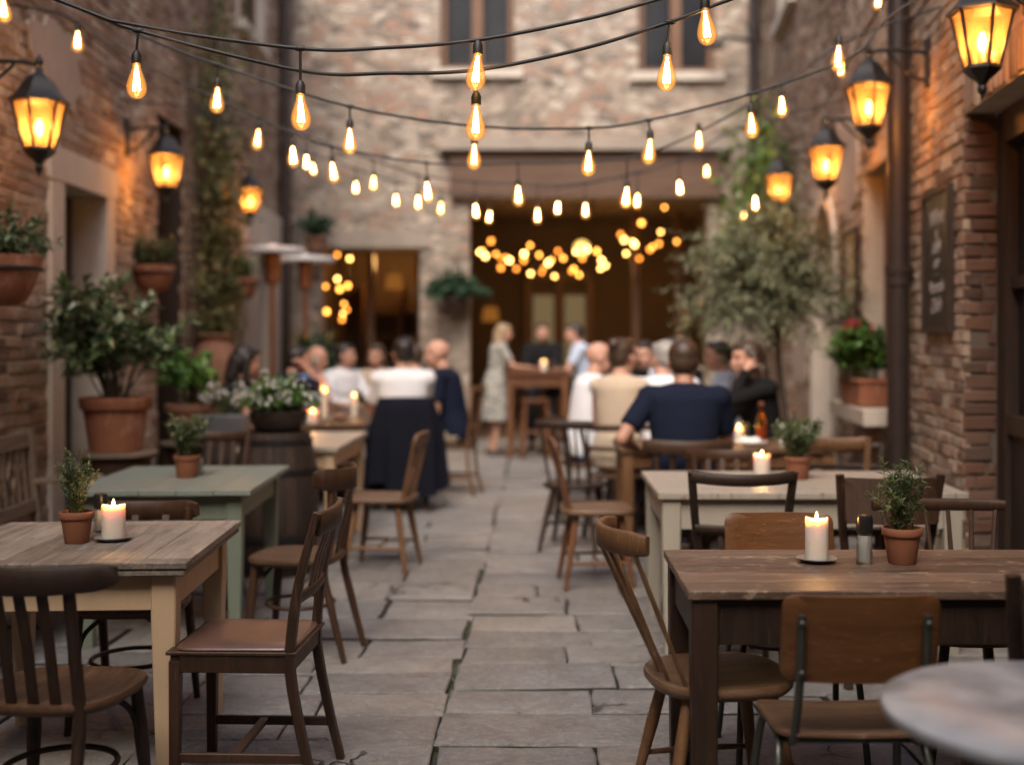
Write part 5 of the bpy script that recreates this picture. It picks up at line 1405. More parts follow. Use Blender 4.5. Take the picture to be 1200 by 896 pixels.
# broad leaved plant
t = pp('brown clay pot of broad bright green leaves on the small round stand', (-2.53, 8.62, .7205))
z = pot(t, .165, .125, .27, M['terra2']); plant(t, (0, 0, z), (.27, .27, .42), 34, M['lf_bright'], M['stemg'], .13, .07, 6, rr, 0, .45, stem_r=.004, spread_base=.08, droop=.1)
t = pp('dull zinc tub of grey-green leaves and white blossoms on the slatted crate', (-2.14, 8.15, .7905))
m = MB(); m.box((0, 0, .075), (.30, .22, .15), ch=.01); m.build('pot', M['zinc'], t)
tips = plant(t, (0, 0, .14), (.16, .14, .22), 24, M['lf_herb'], M['stemg'], .045, .015, 10, rr, 0, .2, stem_r=.003, spread_base=.1)
def blooms(t, tips, mat, rr, r_=.016, n=6, k=5, name='blossom', frac=.7):
    L = Leaves()
    for (p, d) in tips:
        if rr.random() > frac: continue
        for _ in range(k):
            c = p+rvec(rr)*r_*1.6
            for q in range(n):
                v = rvec(rr)+Vector((0, 0, .4)); L.leaf(c, v, Vector((0, 0, 1)), r_, r_*.8, .1, .1)
    L.build(name, mat, t)
blooms(t, tips, M['pet_white'], rr, .02)
t = pp('dark bowl of bushy white flowers on top of the barrel', (-1.62, 7.42, .8905), name='flower_planter')
m = MB(); m.lathe([(0, 0), (.13, 0), (.17, .05), (.18, .115), (.17, .12), (.16, .10), (0, .10)], 30); m.build('pot', M['pipe'], t, smooth=40)
tips = plant(t, (0, 0, .10), (.27, .25, .27), 70, M['lf_bright'], M['stemg'], .042, .02, 15, rr, 1, .1, stem_r=.0025, spread_base=.15, droop=.35)
blooms(t, tips, M['pet_white'], rr, .02, k=5, frac=.55)
# wall pots
def wallpot(label, px, py_top, d, W, r_, h, leafm, size, nst, ll, lw, per, droop=.2, mat='terra'):
    c = at(px, py_top, d); t = pp(label, (c.x, c.y, c.z-h), 'wall planter', 'wall_planter')
    z = pot(t, r_, r_*.62, h, M[mat], bowl=True)
    plant(t, (0, 0, z), size, nst, M[leafm], M['stemg'], ll, lw, per, rr, 1, .1, droop=droop, stem_r=.003, spread_base=r_*.6)
    wl = W(d, c.z, 0); m = MB(); dx = wl.x-c.x
    m.tube([(math.cos(a)*r_*1.0, math.sin(a)*r_*1.0, h*.74) for a in [2*PI*k/24 for k in range(24)]], .008, 6, closed=True)
    m.tube([(dx, wl.y-c.y, h*.74), (dx*.9 if abs(dx) > r_ else dx, 0, h*.74)], .008, 6); m.build('iron_ring', M['iron'], t)
    return t
wallpot('big terracotta wall pot with trailing leaves before the pale framed doorway', 2, 300, 6.25, WL, .20, .26, 'lf_laurel', (.34, .30, .30), 42, .055, .026, 12, .35)
wallpot('terracotta wall pot of feathery green between doorway and ivy', 180, 311, 9.7, WL, .165, .22, 'lf_herb', (.22, .2, .26), 44, .06, .014, 14, .1)
wallpot('small terracotta wall pot just before the patio heaters', 284, 325, 12.6, WL, .17, .24, 'lf_bright', (.2, .2, .26), 30, .07, .03, 10, .1)
# old urn by the ivy
t = thing('clay_urn', 'big round clay urn on a brick plinth below the ivy', 'urn', (-2.98, 11.0, 0))
m = MB(); m.box((0, 0, .42), (.44, .44, .84), ch=.02); m.build('plinth', M['terra2'], t)
m = MB(); m.lathe([(0, .841), (.13, .841), (.20, .95), (.25, 1.12), (.235, 1.28), (.15, 1.40), (.13, 1.44), (.17, 1.49), (.15, 1.5), (.11, 1.44), (0, 1.42)], 30); m.build('body', M['terra2'], t, smooth=50)
# geraniums on the window sill
t = pp('terracotta trough of red geraniums on the stone window sill by the drainpipe', (2.40, 8.80, .9665), name='flower_box')
m = MB(); m.box((0, 0, .10), (.22, .52, .20), ch=.012); m.box((0, 0, .185), (.245, .545, .035), ch=.008); m.build('pot', M['terra'], t)
tips = plant(t, (-.04, 0, .19), (.27, .36, .42), 60, M['lf_bright'], M['stemg'], .075, .06, 8, rr, 1, .2, stem_r=.004, spread_base=.16, droop=.15)
q = at(1008, 388, 8.75)-Vector((2.40, 8.80, .9665)); blooms(t, [(q+rvec(rr)*.07, Vector((0, 0, 1))) for _ in range(12)]+tips[:3], M['pet_red'], rr, .03, frac=1)
# hanging basket on the pier between the openings
c = at(534, 348, 17.05); t = pp('wide dark green fern basket hung on the pier between the two openings', (c.x, c.y, c.z), 'hanging basket', 'hanging_basket')
m = MB(); m.lathe([(0, -.14), (.12, -.12), (.2, 0), (.21, .02), (.17, .02), (0, .0)], 24); m.build('basket', M['bark'], t)
plant(t, (0, 0, 0), (.60, .34, .36), 80, M['lf_dark'], M['stemg'], .10, .045, 14, rr, 1, .1, droop=.45, stem_r=.004, spread_base=.18)
m = MB(); m.tube([(0, .34, .52), (0, .05, .55), (0, 0, .5), (0, 0, .02)], .012, 6); m.build('bracket', M['iron'], t)
# shrubs in the back corner
c = at(372, 402, 14.6); t = pp('dark leafy shrub with a few yellow flowers near the patio heaters', (c.x, c.y, 0), name='potted_shrub')
z = pot(t, .26, .2, .5, M['terra2']); tips = plant(t, (0, 0, z), (.36, .34, 1.05), 60, M['lf_dark'], M['bark'], .10, .05, 12, rr, 2, .35, stem_r=.007, spread_base=.1)
blooms(t, sorted(tips, key=lambda q: -q[0].z)[:6], M['pet_yellow'], rr, .04, frac=1)
def creeper(label, W, d0, d1, z0, z1, leafm, ll, lw, nst, per, seed, bulge=.22, name='ivy', cat='climbing plant', taper=.3):
    rr = random.Random(seed); b = W((d0+d1)/2, 0, .06); t = thing(name, label, cat, b)
    L = Leaves(); S = MB(); nrm = (W(d0, 0, 1)-W(d0, 0, 0)).normalized()
    for i in range(nst):
        a = rr.uniform(.35, .65); path = []; dd = d0+(d1-d0)*a; zt = z0+(z1-z0)*(1-rr.random()**1.6*.75)
        tgt = d0+(d1-d0)*rr.random(); K = 9
        for k in range(K+1):
            f = k/K; path.append(W(dd+(tgt-dd)*f**.7+rr.uniform(-.06, .06), max(.02, z0*0+zt*f) if z0 < .5 else z0+(zt-z0)*f, .03+rr.uniform(0, bulge*.25)))
        S.tube([p-b for p in path], [.016*(1-.75*k/K) for k in range(K+1)], 5)
        for j in range(per):
            u = .12+.88*rr.random(); k = min(int(u*K), K-1); p = path[k].lerp(path[k+1], u*K-k)
            if p.z < z0: continue
            edge = 1-taper*abs((p.z-(z0+z1)/2)/(z1-z0))
            p = p+Vector((rr.uniform(-.03, .03), rr.gauss(0, .13)*edge, rr.gauss(0, .10)))+nrm*abs(rr.gauss(0, bulge*.5))
            L.leaf(p-b, Vector((nrm.x*.6, rr.uniform(-.6, .6), rr.uniform(-1, .1))), nrm+rvec(rr)*.5, ll*rr.uniform(.6, 1.2), lw*rr.uniform(.6, 1.2), .15, .2)
    S.build('stem', M['bark'], t, smooth=60); L.build('foliage', leafm, t); return t
creeper('tall dark ivy climbing the brick between two lanterns', WL, 11.0, 12.9, .9, 5.4, M['lf_ivy'], .085, .075, 24, 95, 3, .22)
creeper('loose yellow-green vine on the wall behind the olive tree', WR, 13.2, 15.8, 2.3, 4.3, M['lf_vine'], .15, .13, 20, 70, 4, .5, name='climbing_vine')
c = at(366, 276, 16.6); t = pp('bluish trailing shrub set high in the corner above the patio heaters', (c.x, c.y+.25, c.z), 'wall planter', 'wall_planter')
z = pot(t, .16, .12, .2, M['terra2'], z0=-.2); plant(t, (0, 0, 0), (.38, .3, .36), 40, M['lf_dark'], M['stemg'], .09, .04, 12, rr, 1, .1, droop=.3, spread_base=.1)
# olive tree
t = thing('olive_tree', 'slender olive tree with airy grey-green crown growing in a clay pot', 'tree', (1.96, 9.62, 0))
z = pot(t, .24, .18, .46, M['terra2'])
m = MB(); tr = spline([(0, 0, z), (.02, -.02, .75), (-.02, .01, 1.15), (-.05, 0, 1.5), (-.08, 0, 1.72)], 6); m.tube(tr, [.034-.018*k/(len(tr)-1) for k in range(len(tr))], 10)
starts = []; rq = random.Random(8)
for k in range(9):
    a = 2*PI*k/9+rq.uniform(-.3, .3); b0 = Vector(tr[-1-rq.randint(0, 8)]); e = b0+Vector((math.cos(a)*rq.uniform(.18, .42)-.06, math.sin(a)*rq.uniform(.15, .38), rq.uniform(.15, .55)))
    br_ = spline([b0, b0.lerp(e, .5)+Vector((0, 0, .07)), e], 4); m.tube(br_, [.014-.009*i/(len(br_)-1) for i in range(len(br_))], 6); starts += br_[3:]
m.build('trunk', M['bark'], t, smooth=60)
plant(t, (-.20, 0, .86), (.72, .62, 1.66), 135, M['lf_olive'], M['bark'], .068, .018, 28, rr, 4, .25, droop=.12, stem_r=.0035, start=starts, crown_name='crown', up_bias=.3)

# ------------------------------------------------------------------ patio heaters
def heater(label, x, d, h):
    t = thing('patio_heater', label, 'heater', (x, d, 0), 0, 'patio heaters with round steel hoods')
    m = MB(); m.lathe([(0, 0), (.21, 0), (.22, .02), (.20, .06), (.17, .40), (.15, .44), (0, .45)], 28); m.build('base', M['steel'], t, smooth=40)
    m = MB(); m.tube([(0, 0, .44), (0, 0, h-.48)], .032, 14); m.build('pole', M['copper'], t, smooth=50)
    m = MB(); m.lathe([(.04, h-.50), (.085, h-.47), (.095, h-.16), (.06, h-.12), (0, h-.12)], 24); m.build('burner', M['copper'], t, smooth=40)
    m = MB(); m.lathe([(.365, h-.135), (.37, h-.095), (.34, h-.082), (.18, h-.068), (.05, h-.055), (.03, h-.04), (0, h-.04)], 40); m.lathe([(0, h-.105), (.360, h-.137)], 40); m.build('hood', M['steel'], t, smooth=50)
    return t
heater('patio heater with copper column standing closest to the small wall pot', X(319, 13.4), 13.4, 2.56)
heater('patio heater standing half hidden behind its twin beside the small opening', X(354, 14.7), 14.9, 2.56)

# ------------------------------------------------------------------ chalk menu boards
def board(label, W, d0, d1, z0, z1, lines, size):
    b = W((d0+d1)/2, (z0+z1)/2, 0); t = thing('menu_board', label, 'menu board', b)
    F = lambda d, z, o: W(d, z, o)-b
    m = MB(); m.wbox(F, d0+.02, d1-.02, z0+.02, z1-.02, .012, .03); m.build('slate', M['slate'], t, smooth=0)
    m = MB()
    for a, c, e, f in ((d0, d0+.03, z0, z1), (d1-.03, d1, z0, z1), (d0+.03, d1-.03, z0, z0+.03), (d0+.03, d1-.03, z1-.03, z1)): m.wbox(F, a, c, e, f, .004, .045)
    m.build('frame', M['w_door'], t, smooth=0)
    dr_ = (W(d0, 0, 0)-W(d1, 0, 0)).normalized(); nr = (W(d0, 0, 1)-W(d0, 0, 0)).normalized()
    Mx = Matrix((dr_, Vector((0, 0, 1)), nr)).transposed() if W is WR else None
    for k, (txt, f, s_) in enumerate(lines):
        cu = bpy.data.curves.new('writing', 'FONT'); cu.body = txt; cu.size = s_; cu.align_x = 'CENTER'; cu.align_y = 'CENTER'; cu.shear = .22; cu.extrude = .0008; cu.resolution_u = 3
        tmp = bpy.data.objects.new('tmp', cu); COL.objects.link(tmp); dg = bpy.context.evaluated_depsgraph_get()
        me = bpy.data.meshes.new_from_object(tmp.evaluated_get(dg)); bpy.data.objects.remove(tmp)
        me.materials.clear(); me.materials.append(M['chalk'])
        o = link('writing', me, t); c = F((d0+d1)/2, z0+(z1-z0)*f, .0315)
        wb = random.Random(k).uniform(-.05, .05)
        o.matrix_basis = Matrix.Translation(c) @ Mx.to_4x4() @ Matrix.Rotation(wb+.04, 4, 'Z')
    return t
board('framed chalk menu board hung on the brick between the drainpipe and dark doorway', WR, 6.69, 7.32, 1.49, 2.33,
      [('Wine', .80, .15), ('&', .69, .08), ('daily', .60, .11), ('our', .49, .10), ('-', .42, .08), ('Venezia', .32, .11), ('Dish', .19, .13)], .1)
board('smaller dark menu board on the brick beyond the geranium window', WR, 9.62, 10.28, 1.62, 2.36, [('Vino', .78, .14), ('Pasta', .58, .13), ('Pesce', .40, .13), ('Dolci', .22, .13)], .1)
# navy coat over the chair back
def coat():
    t_ = MB(); N, K = 56, 14; vs = []; fs = []
    for k in range(K+1):
        f = k/K; z = .945-.76*f
        if k == 0: z = .965
        for i in range(N):
            a = 2*PI*i/N; c, s_ = math.cos(a), math.sin(a)
            fold = 1+(.04+.13*f)*math.sin(a*7+1.3)+.06*f*math.sin(a*13+2)
            rx = (.235+.06*min(1, f*3)+.015*f)*fold; ry = (.085+.02*min(1, f*2)+.035*f)*fold
            if k == 0: rx *= .95; ry *= .75
            vs.append((rx*math.copysign(abs(c)**.75, c), ry*s_-.235, z+(.07*f*f*math.sin(a*2+.7)+.03*f*f*math.sin(a*5))))
    for k in range(K):
        for i in range(N): fs.append([k*N+i, k*N+(i+1) % N, (k+1)*N+(i+1) % N, (k+1)*N+i])
    fs.append(list(range(N))); t_.add(vs, fs); return t_
o = coat().build('coat', M['c_coat'], smooth=70, loc=(-1.17, 10.30, 0), rz=R(10)); tag(o, 'long dark navy coat draped over a chair back behind the white-shirted man', 'coat')
# ------------------------------------------------------------------ people
def remesh(mb, name, mats, voxel, smooth_it=6, parent=None):
    me = bpy.data.meshes.new(name); me.from_pydata(mb.v, [], mb.f); fixnormals(me)
    ob = bpy.data.objects.new('tmp', me); COL.objects.link(ob)
    r_ = ob.modifiers.new('r', 'REMESH'); r_.mode = 'VOXEL'; r_.voxel_size = voxel
    s_ = ob.modifiers.new('s', 'SMOOTH'); s_.factor = .5; s_.iterations = smooth_it
    dg = bpy.context.evaluated_depsgraph_get()
    out = bpy.data.meshes.new_from_object(ob.evaluated_get(dg)); out.name = name
    bpy.data.objects.remove(ob); bpy.data.meshes.remove(me)
    out.materials.clear()
    for m in mats: out.materials.append(m)
    out.polygons.foreach_set('use_smooth', [True]*len(out.polygons)); out.update()
    return out
def ik(a, t, l1, l2, pole):
    v = t-a; d = min(v.length, l1+l2-.012); v = v.normalized()
    q = (l1*l1-l2*l2+d*d)/(2*d); h = math.sqrt(max(0, l1*l1-q*q)); p = (pole-v*pole.dot(v)).normalized()
    return a+v*q+p*h, a+v*d
def hand(mb, w, f, side, nrm):
    """palm, four fingers and a thumb leaving the wrist w along f; nrm points out of the palm's back"""
    f = f.normalized(); s_ = f.cross(nrm).normalized()*side; nrm = s_.cross(f).normalized()*side if False else nrm
    Mx = Matrix((s_, f, s_.cross(f))).transposed()
    mb.ell(w+f*.045, (.040, .052, .016), Mx, 12)
    for k, ln in enumerate((.070, .080, .074, .058)):
        b = w+f*.078+s_*(-.029+.0195*k); d1 = (f+s_*(-.10+.07*k)-nrm*.18).normalized(); d2 = (f*.85-nrm*.55).normalized(); d3 = (f*.5-nrm*.9).normalized()
        mb.tube([b, b+d1*ln*.42, b+d1*ln*.42+d2*ln*.33, b+d1*ln*.42+d2*ln*.33+d3*ln*.25], [.0095, .0088, .008, .0055], 7)
    b = w+f*.025-s_*.034; d1 = (f*.7-s_*.75-nrm*.2).normalized(); d2 = (f*.95-s_*.2-nrm*.3).normalized()
    mb.tube([b, b+d1*.034, b+d1*.034+d2*.030], [.012, .0105, .007], 7)

def person(label, x, d, yaw, pose='sit', lean=8, head=(0, 0), arms=('table', 'table'), sex='m', skin='skin', hair=('short', 'hair_dark'), top=('c_white', 'short'), legs=('trousers', 'c_dark'), scale=1.0, seat=.46, chair=None, twist=0):
    """yaw: facing, degrees, 0 = away from the camera (+y), 90 = to -x"""
    if chair is None and pose == 'sit':
        chair = chair_open('chair under the '+label.split(',')[0].replace('seated ', ''), (x, d, 0), R(yaw), M['w_brown'], M['w_brown_y'], top=.84, w=.42, name='seat_chair') if False else None
    t = thing('person', label, 'person', (x, d, 0), R(yaw))
    if pose == 'sit': scale *= 1.065; seat += .035
    f_ = sex == 'f'; B = MB(); T = MB(); P = MB(); S = MB()
    hip = Vector((0, -.04, seat+.085)) if pose == 'sit' else Vector((0, 0, .93*scale))
    ln = R(lean)
    def up(h, y=0, x=0): # point along the leaning spine
        return hip+Vector((x, y*math.cos(ln)+h*math.sin(ln), h*math.cos(ln)-y*math.sin(ln)))*1
    k = scale; sw = (.186 if not f_ else .158)*k
    waist, chest, upper, nb_, hc = up(.17*k, .005), up(.33*k, .01), up(.46*k, -.005), up(.525*k, -.005), up(.665*k, .030)
    tors = [(up(-.07*k), .155, .105), (hip, .172 if not f_ else .178, .118), (waist, .150 if not f_ else .128, .108 if not f_ else .090), (chest, .172 if not f_ else .146, .118 if not f_ else .108), (upper, .178 if not f_ else .148, .100), (up(.500*k, -.005), .125, .080), (nb_, .070, .062)]
    def torso(mb, g, upto=7):
        n = 18; sec = [(math.cos(2*PI*i/n), math.sin(2*PI*i/n)) for i in range(n)]
        mb.sweep([a for a, _, _ in tors[:upto]], sec, [((rx+g)*k, (ry+g)*k) for _, rx, ry in tors[:upto]], up=(0, 1, 0))
    # sweep's side axis comes from up x tangent = x axis, so (rx, ry) map to width and depth
    torso(B, 0)
    B.cap(nb_-Vector((0, 0, .02)), .058*k, hc-Vector((0, .022, .06))*k, .052*k)
    # head
    Hm = (Matrix.Rotation(R(head[0]), 3, 'Z') @ Matrix.Rotation(R(head[1]), 3, 'X')); hp = lambda a: hc+Hm@(Vector(a)*k)
    B.ell(hp((0, -.008, .028)), (.079*k, .098*k, .088*k), Hm, 20); B.ell(hp((0, .030, -.040)), (.064*k, .066*k, .076*k), Hm, 18)
    B.ell(hp((0, .066, -.098)), (.024*k, .020*k, .018*k), Hm); B.cap(hp((0, .086, .018)), .010*k, hp((0, .107, -.028)), .0125*k)
    B.ell(hp((0, .082, .034)), (.052*k, .016*k, .010*k), Hm); B.ell(hp((0, .090, -.064)), (.024*k, .012*k, .009*k), Hm)
    for sx in (-1, 1):
        B.ell(hp((sx*.077, -.005, -.008)), (.010*k, .022*k, .032*k), Hm); B.ell(hp((sx*.042, .066, -.022)), (.024*k, .022*k, .022*k), Hm)
    # arms
    hands = []
    for i, sx in enumerate((-1, 1)):
        a = up(.465*k, -.005, sx*sw); mode = arms[i]
        tgt = {'table': Vector((sx*.14, .40, .80)), 'table2': Vector((sx*.05, .45, .82)), 'lap': Vector((sx*.10, .30, seat+.18)), 'face': hp((sx*.055, .10, -.115)), 'cheek': hp((sx*.10, .05, -.06)), 'hang': Vector((sx*.27, .02, hip.z-.10)), 'fwd': Vector((sx*.18, .42, 1.10 if pose == 'stand' else .90)), 'hip': Vector((sx*.24, .12, hip.z+.02)), 'up': Vector((sx*.12, .35, 1.12)), 'elbow': Vector((sx*.30, .18, .78))}[mode]
        pole = Vector((sx*.55, -.35, -.8)) if mode not in ('face', 'cheek', 'up') else Vector((sx*.35, .25, -1))
        e, w_ = ik(a, tgt, .285*k, .255*k, pole)
        r_ = (.049 if not f_ else .040)*k
        if sx < 0: B.cap(up(.462*k, -.005, -sw), r_*1.05, up(.462*k, -.005, sw), r_*1.05); T.cap(up(.462*k, -.005, -sw), r_*1.05+.020, up(.462*k, -.005, sw), r_*1.05+.020)
        B.ell(a, (r_*1.22, r_*1.15, r_*1.15)); B.cap(a, r_*1.05, e, r_*.78); B.cap(e, r_*.80, w_, r_*.55)
        f = (w_-e).normalized(); hands.append((w_, f, sx, Vector((0, 0, 1)) if abs(f.z) < .8 else Vector((0, -1, 0))))
        T.ell(a, (r_*1.22+.014, r_*1.15+.014, r_*1.15+.014)) if top[1] != 'none' else None
        if top[1] == 'short': T.cap(a, r_*1.05+.013, a.lerp(e, .72), r_*.9+.020, flat1=True)
        elif top[1] == 'long': T.cap(a, r_*1.05+.012, e, r_*.8+.013); T.cap(e, r_*.8+.013, e.lerp(w_, .93), r_*.58+.012, flat1=True)
    # legs
    for sx in (-1, 1):
        h0 = hip+Vector((sx*.092*k, .0, -.02))
        if pose == 'sit':
            kn = Vector((sx*.115, .40*k, seat+.055)); an = Vector((sx*.115, .37*k, .085)); to = Vector((sx*.13, .37*k+.15, .030))
        else:
            kn = Vector((sx*.092, .02, .50*k)); an = Vector((sx*.085, -.03, .085)); to = Vector((sx*.105, .12, .03))
        q = .92 if f_ else 1
        B.cap(h0, .085*k*q, kn, .058*k*q); B.cap(kn, .058*k*q, kn.lerp(an, .35), .056*k*q); B.cap(kn.lerp(an, .35), .056*k*q, an, .036*k*q)
        B.cap(an+Vector((0, -.03, -.045)), .035, to, .026)
        if legs[0] in ('trousers', 'shorts'):
            if legs[0] == 'trousers': P.cap(h0, .098*k*q, kn, .074*k*q); P.cap(kn, .074*k*q, an+Vector((0, 0, .03)), .062*k*q, flat1=True)
            else: P.cap(h0, .098*k*q, h0.lerp(kn, .85), .080*k*q, flat1=True)
        S.cap(an+Vector((0, -.035, -.045)), .041, to+Vector((0, .02, 0)), .030)
    if legs[0] in ('trousers', 'shorts'): P.ell(hip+Vector((0, 0, -.015)), (.190*k, .138*k, .115*k))
    elif pose == 'stand':
        n = 20; sec = [(math.cos(2*PI*i/n), math.sin(2*PI*i/n)) for i in range(n)]
        P.sweep([up(.16*k), hip, Vector((0, .01, .70)), Vector((0, .0, .44))], sec, [(.15, .115), (.205, .15), (.23, .18), (.25, .20)], up=(0, 1, 0))
    else:
        P.ell(hip+Vector((0, 0, -.01)), (.185*k, .135*k, .11*k))
        for sx in (-1, 1): P.cap(hip+Vector((sx*.085, 0, -.02)), .096, Vector((sx*.10, .40*k, seat+.055)), .075, flat1=True)
    torso(T, .021, 6); T.ell(up(.488*k, -.005), (.165*k, .098*k, .062*k)); T.cap(up(.49*k, -.008), .080*k, up(.535*k, -.004), .069*k, flat1=True)
    body = remesh(B, 'body', [M[skin], M['eye'], M['lip']], .0085)
    # material of eyes and lips on the one body mesh
    idx = []; ec = [hp((sx*.034, .080, .008)) for sx in (-1, 1)]; lc = hp((0, .096, -.064))
    for p in body.polygons:
        c = p.center
        idx.append(1 if min((c-e_).length for e_ in ec) < .0125*k else (2 if (Hm.inverted()@(c-lc)).length < .03 and abs((Hm.inverted()@(c-lc)).z) < .008 and (Hm.inverted()@(c-lc)).y > -.012 else 0))
    body.polygons.foreach_set('material_index', idx)
    hm = MB()
    for (w_, f, sx, nr) in hands: hand(hm, w_-f*.01, f, sx, nr)
    import bmesh
    bm = bmesh.new(); bm.from_mesh(body); tmp = bpy.data.meshes.new('tmp'); tmp.from_pydata(hm.v, [], hm.f); bm.from_mesh(tmp); bmesh.ops.recalc_face_normals(bm, faces=bm.faces)
    for fc in bm.faces: fc.smooth = True
    bm.to_mesh(body); bm.free(); bpy.data.meshes.remove(tmp)
    link('body', body, t)
    gname = {'short': 'shirt', 'long': 'shirt', 'none': 'top'}[top[1]]
    if legs[0] == 'dress': gname = 'dress_top'
    link(gname, remesh(T, gname, [M[top[0]]], .012, 5), t)
    pn = {'trousers': 'trousers', 'shorts': 'shorts', 'dress': 'skirt'}[legs[0]]
    link(pn, remesh(P, pn, [M[legs[1]]], .013, 5), t)
    for q, s0 in enumerate((-1, 1)):
        pass
    link('footwear', remesh(S, 'footwear', [M['shoe']], .010, 4), t)
    # hair
    if hair[0] != 'bald':
        Hh = MB(); st = hair[0]
        if st == 'fringe':      # a low horseshoe of hair
            for a in range(-6, 7):
                an = R(270+a*21); Hh.ell(hp((.072*math.cos(an), -.008+.090*math.sin(an), -.012)), (.018*k, .018*k, .036*k), Hm)
        else:
            Hh.ell(hp((0, -.020, .036)), (.086*k, .099*k, .088*k), Hm, 20); Hh.ell(hp((0, -.050, -.005)), (.080*k, .062*k, .078*k), Hm, 16)
            Hh.ell(hp((0, .056, .085)), (.060*k, .034*k, .026*k), Hm)
            if st in ('bob', 'long'):
                for sx in (-1, 1): Hh.cap(hp((sx*.074, -.02, .02)), .030*k, hp((sx*.082, -.005, -.12)), .026*k)
                Hh.cap(hp((0, -.065, .0)), .070*k, hp((0, -.085, -.13)), .055*k)
            if st == 'long':
                for sx in (-1, 0, 1): Hh.cap(hp((sx*.052, -.075, -.08)), .048*k, hp((sx*.07, -.105, -.33)), .030*k)
            if st == 'bun': Hh.ell(hp((0, -.105, .075)), (.045*k, .042*k, .042*k))
        link('hair', remesh(Hh, 'hair', [M[hair[1]]], .009, 4), t)
    return t
def under(label, x, d, yaw, back=True):
    chair_open(label, (x, d, 0), R(yaw), M['w_brown'], M['w_brown_y'], top=.84, w=.42, name='cafe_chair')

# left party
person('dark-haired person raising a hand to the face behind the potted plants', -2.36, 9.25, -80, arms=('cheek', 'table'), top=('c_black', 'none'), hair=('bob', 'hair_dark'), sex='f', head=(20, -12), skin='skin_t')
under('chair under the dark-haired person behind the potted plants', -2.36, 9.25, -80)
person('dark-haired person in navy leaning in at the near end of the long brown table', -2.30, 10.75, -60, lean=12, arms=('table', 'cheek'), top=('c_navy', 'short'), hair=('short', 'hair_dark'), head=(-15, -5))
under('chair under the dark-haired person in navy by the patio heater', -2.30, 10.75, -60)
person('bald older man in a bright blue shirt with his hand at his chin', -2.36, 11.85, -95, lean=14, arms=('table', 'face'), top=('c_sky', 'short'), hair=('fringe', 'hair_grey'), head=(-20, -10))
under('chair under the bald man in bright blue', -2.36, 11.85, -95)
person('dark-haired woman in a loose white top turned to her neighbour', -2.05, 12.50, -140, lean=4, arms=('table', 'table'), top=('c_white', 'long'), hair=('bun', 'hair_dark'), sex='f', head=(35, 0))
under('chair under the dark-haired woman in loose white', -2.05, 12.5, -140)
person('woman with a beige top facing us at the far end of the long brown table', -1.72, 12.75, 170, lean=6, arms=('table', 'table'), top=('c_beige', 'long'), hair=('bob', 'hair_brown'), sex='f', head=(0, -8))
under('chair under the beige-topped woman at the far end of the long brown table', -1.72, 12.75, 170)
person('broad man in a white shirt seen from behind, the navy coat on his chair', -1.20, 10.52, 8, lean=6, arms=('table', 'table2'), top=('c_white', 'short'), hair=('short', 'hair_dark'), scale=1.07, head=(15, -5), skin='skin_t')
person('man in white half hidden behind the shoulder of the broad white-shirted man', -1.22, 12.1, 60, lean=8, arms=('table', 'table'), top=('c_white', 'short'), hair=('short', 'hair_brown'), head=(10, 0))
under('chair under the half hidden man in white', -1.22, 12.1, 60)
person('bald man in navy top and khaki trousers sitting in profile on light oak chair', -.82, 11.25, 80, lean=12, arms=('lap', 'table'), top=('c_navy', 'short'), hair=('bald', ''), legs=('trousers', 'c_khaki'), scale=1.07, head=(10, -5))
# standing woman
person('blond woman in a pale patterned dress standing at the tall bar table', -.56, 15.0, -75, pose='stand', lean=8, arms=('fwd', 'fwd'), sex='f', top=('c_dress', 'short'), legs=('dress', 'c_dress'), hair=('long', 'hair_blond'), head=(-10, -5), scale=.97)
person('dark-haired man in a pale blue shirt perched on a stool at the tall bar table', .56, 15.2, 90, seat=.72, lean=10, arms=('fwd', 'lap'), top=('c_blue', 'short'), hair=('short', 'hair_dark'), head=(0, -4))
# right party
person('bald man in a white shirt sitting in profile, jeans showing below', .38, 9.75, -75, lean=10, arms=('table', 'table'), top=('c_white', 'short'), hair=('bald', ''), legs=('trousers', 'c_denim'), scale=1.04, head=(-5, -3))
under('chair under the bald man in white and jeans', .38, 9.75, -75)
person('brown-haired woman in a sleeveless beige top seen from behind', .60, 8.92, -28, lean=5, arms=('table', 'table'), sex='f', top=('c_beige', 'none'), legs=('dress', 'c_beige'), hair=('bun', 'hair_brown'), head=(-12, -3), scale=1.06)
under('chair under the sleeveless beige-topped woman', .60, 8.92, -28)
person('white-haired balding man at the far end of the second party', .80, 11.25, -160, lean=5, arms=('table', 'table'), top=('c_black', 'short'), hair=('fringe', 'hair_grey'), head=(15, -4), scale=1.06)
under('chair under the white-haired balding man', .80, 11.25, -160)
person('dark-haired man in a checked shirt at the far end of the second party', 1.08, 11.42, 140, lean=10, arms=('table', 'table'), top=('c_check', 'short'), hair=('short', 'hair_dark'), head=(15, -6), scale=1.05)
under('chair under the man in the checked shirt', 1.08, 11.42, 140)
person('grey-haired man in a white shirt just beyond the shoulder of the man in navy', .93, 9.02, -12, lean=9, arms=('elbow', 'table'), top=('c_white', 'short'), hair=('short', 'hair_grey'), head=(40, -3), scale=1.05)
under('chair under the grey-haired man in white', .93, 9.02, -12)
person('broad dark-haired man in a navy shirt seen from behind at the honey oak table', .88, 7.24, -3, lean=8, arms=('elbow', 'table'), top=('c_navy', 'short'), hair=('short', 'hair_brown'), scale=1.06, head=(0, -6), skin='skin_t')
person('man with dark hair half hidden behind the head of the man in navy', 1.30, 11.6, 178, lean=6, arms=('table', 'table'), top=('c_black', 'long'), hair=('short', 'hair_dark'), scale=1.08)
under('chair under the man half hidden behind the man in navy', 1.30, 11.6, 178)
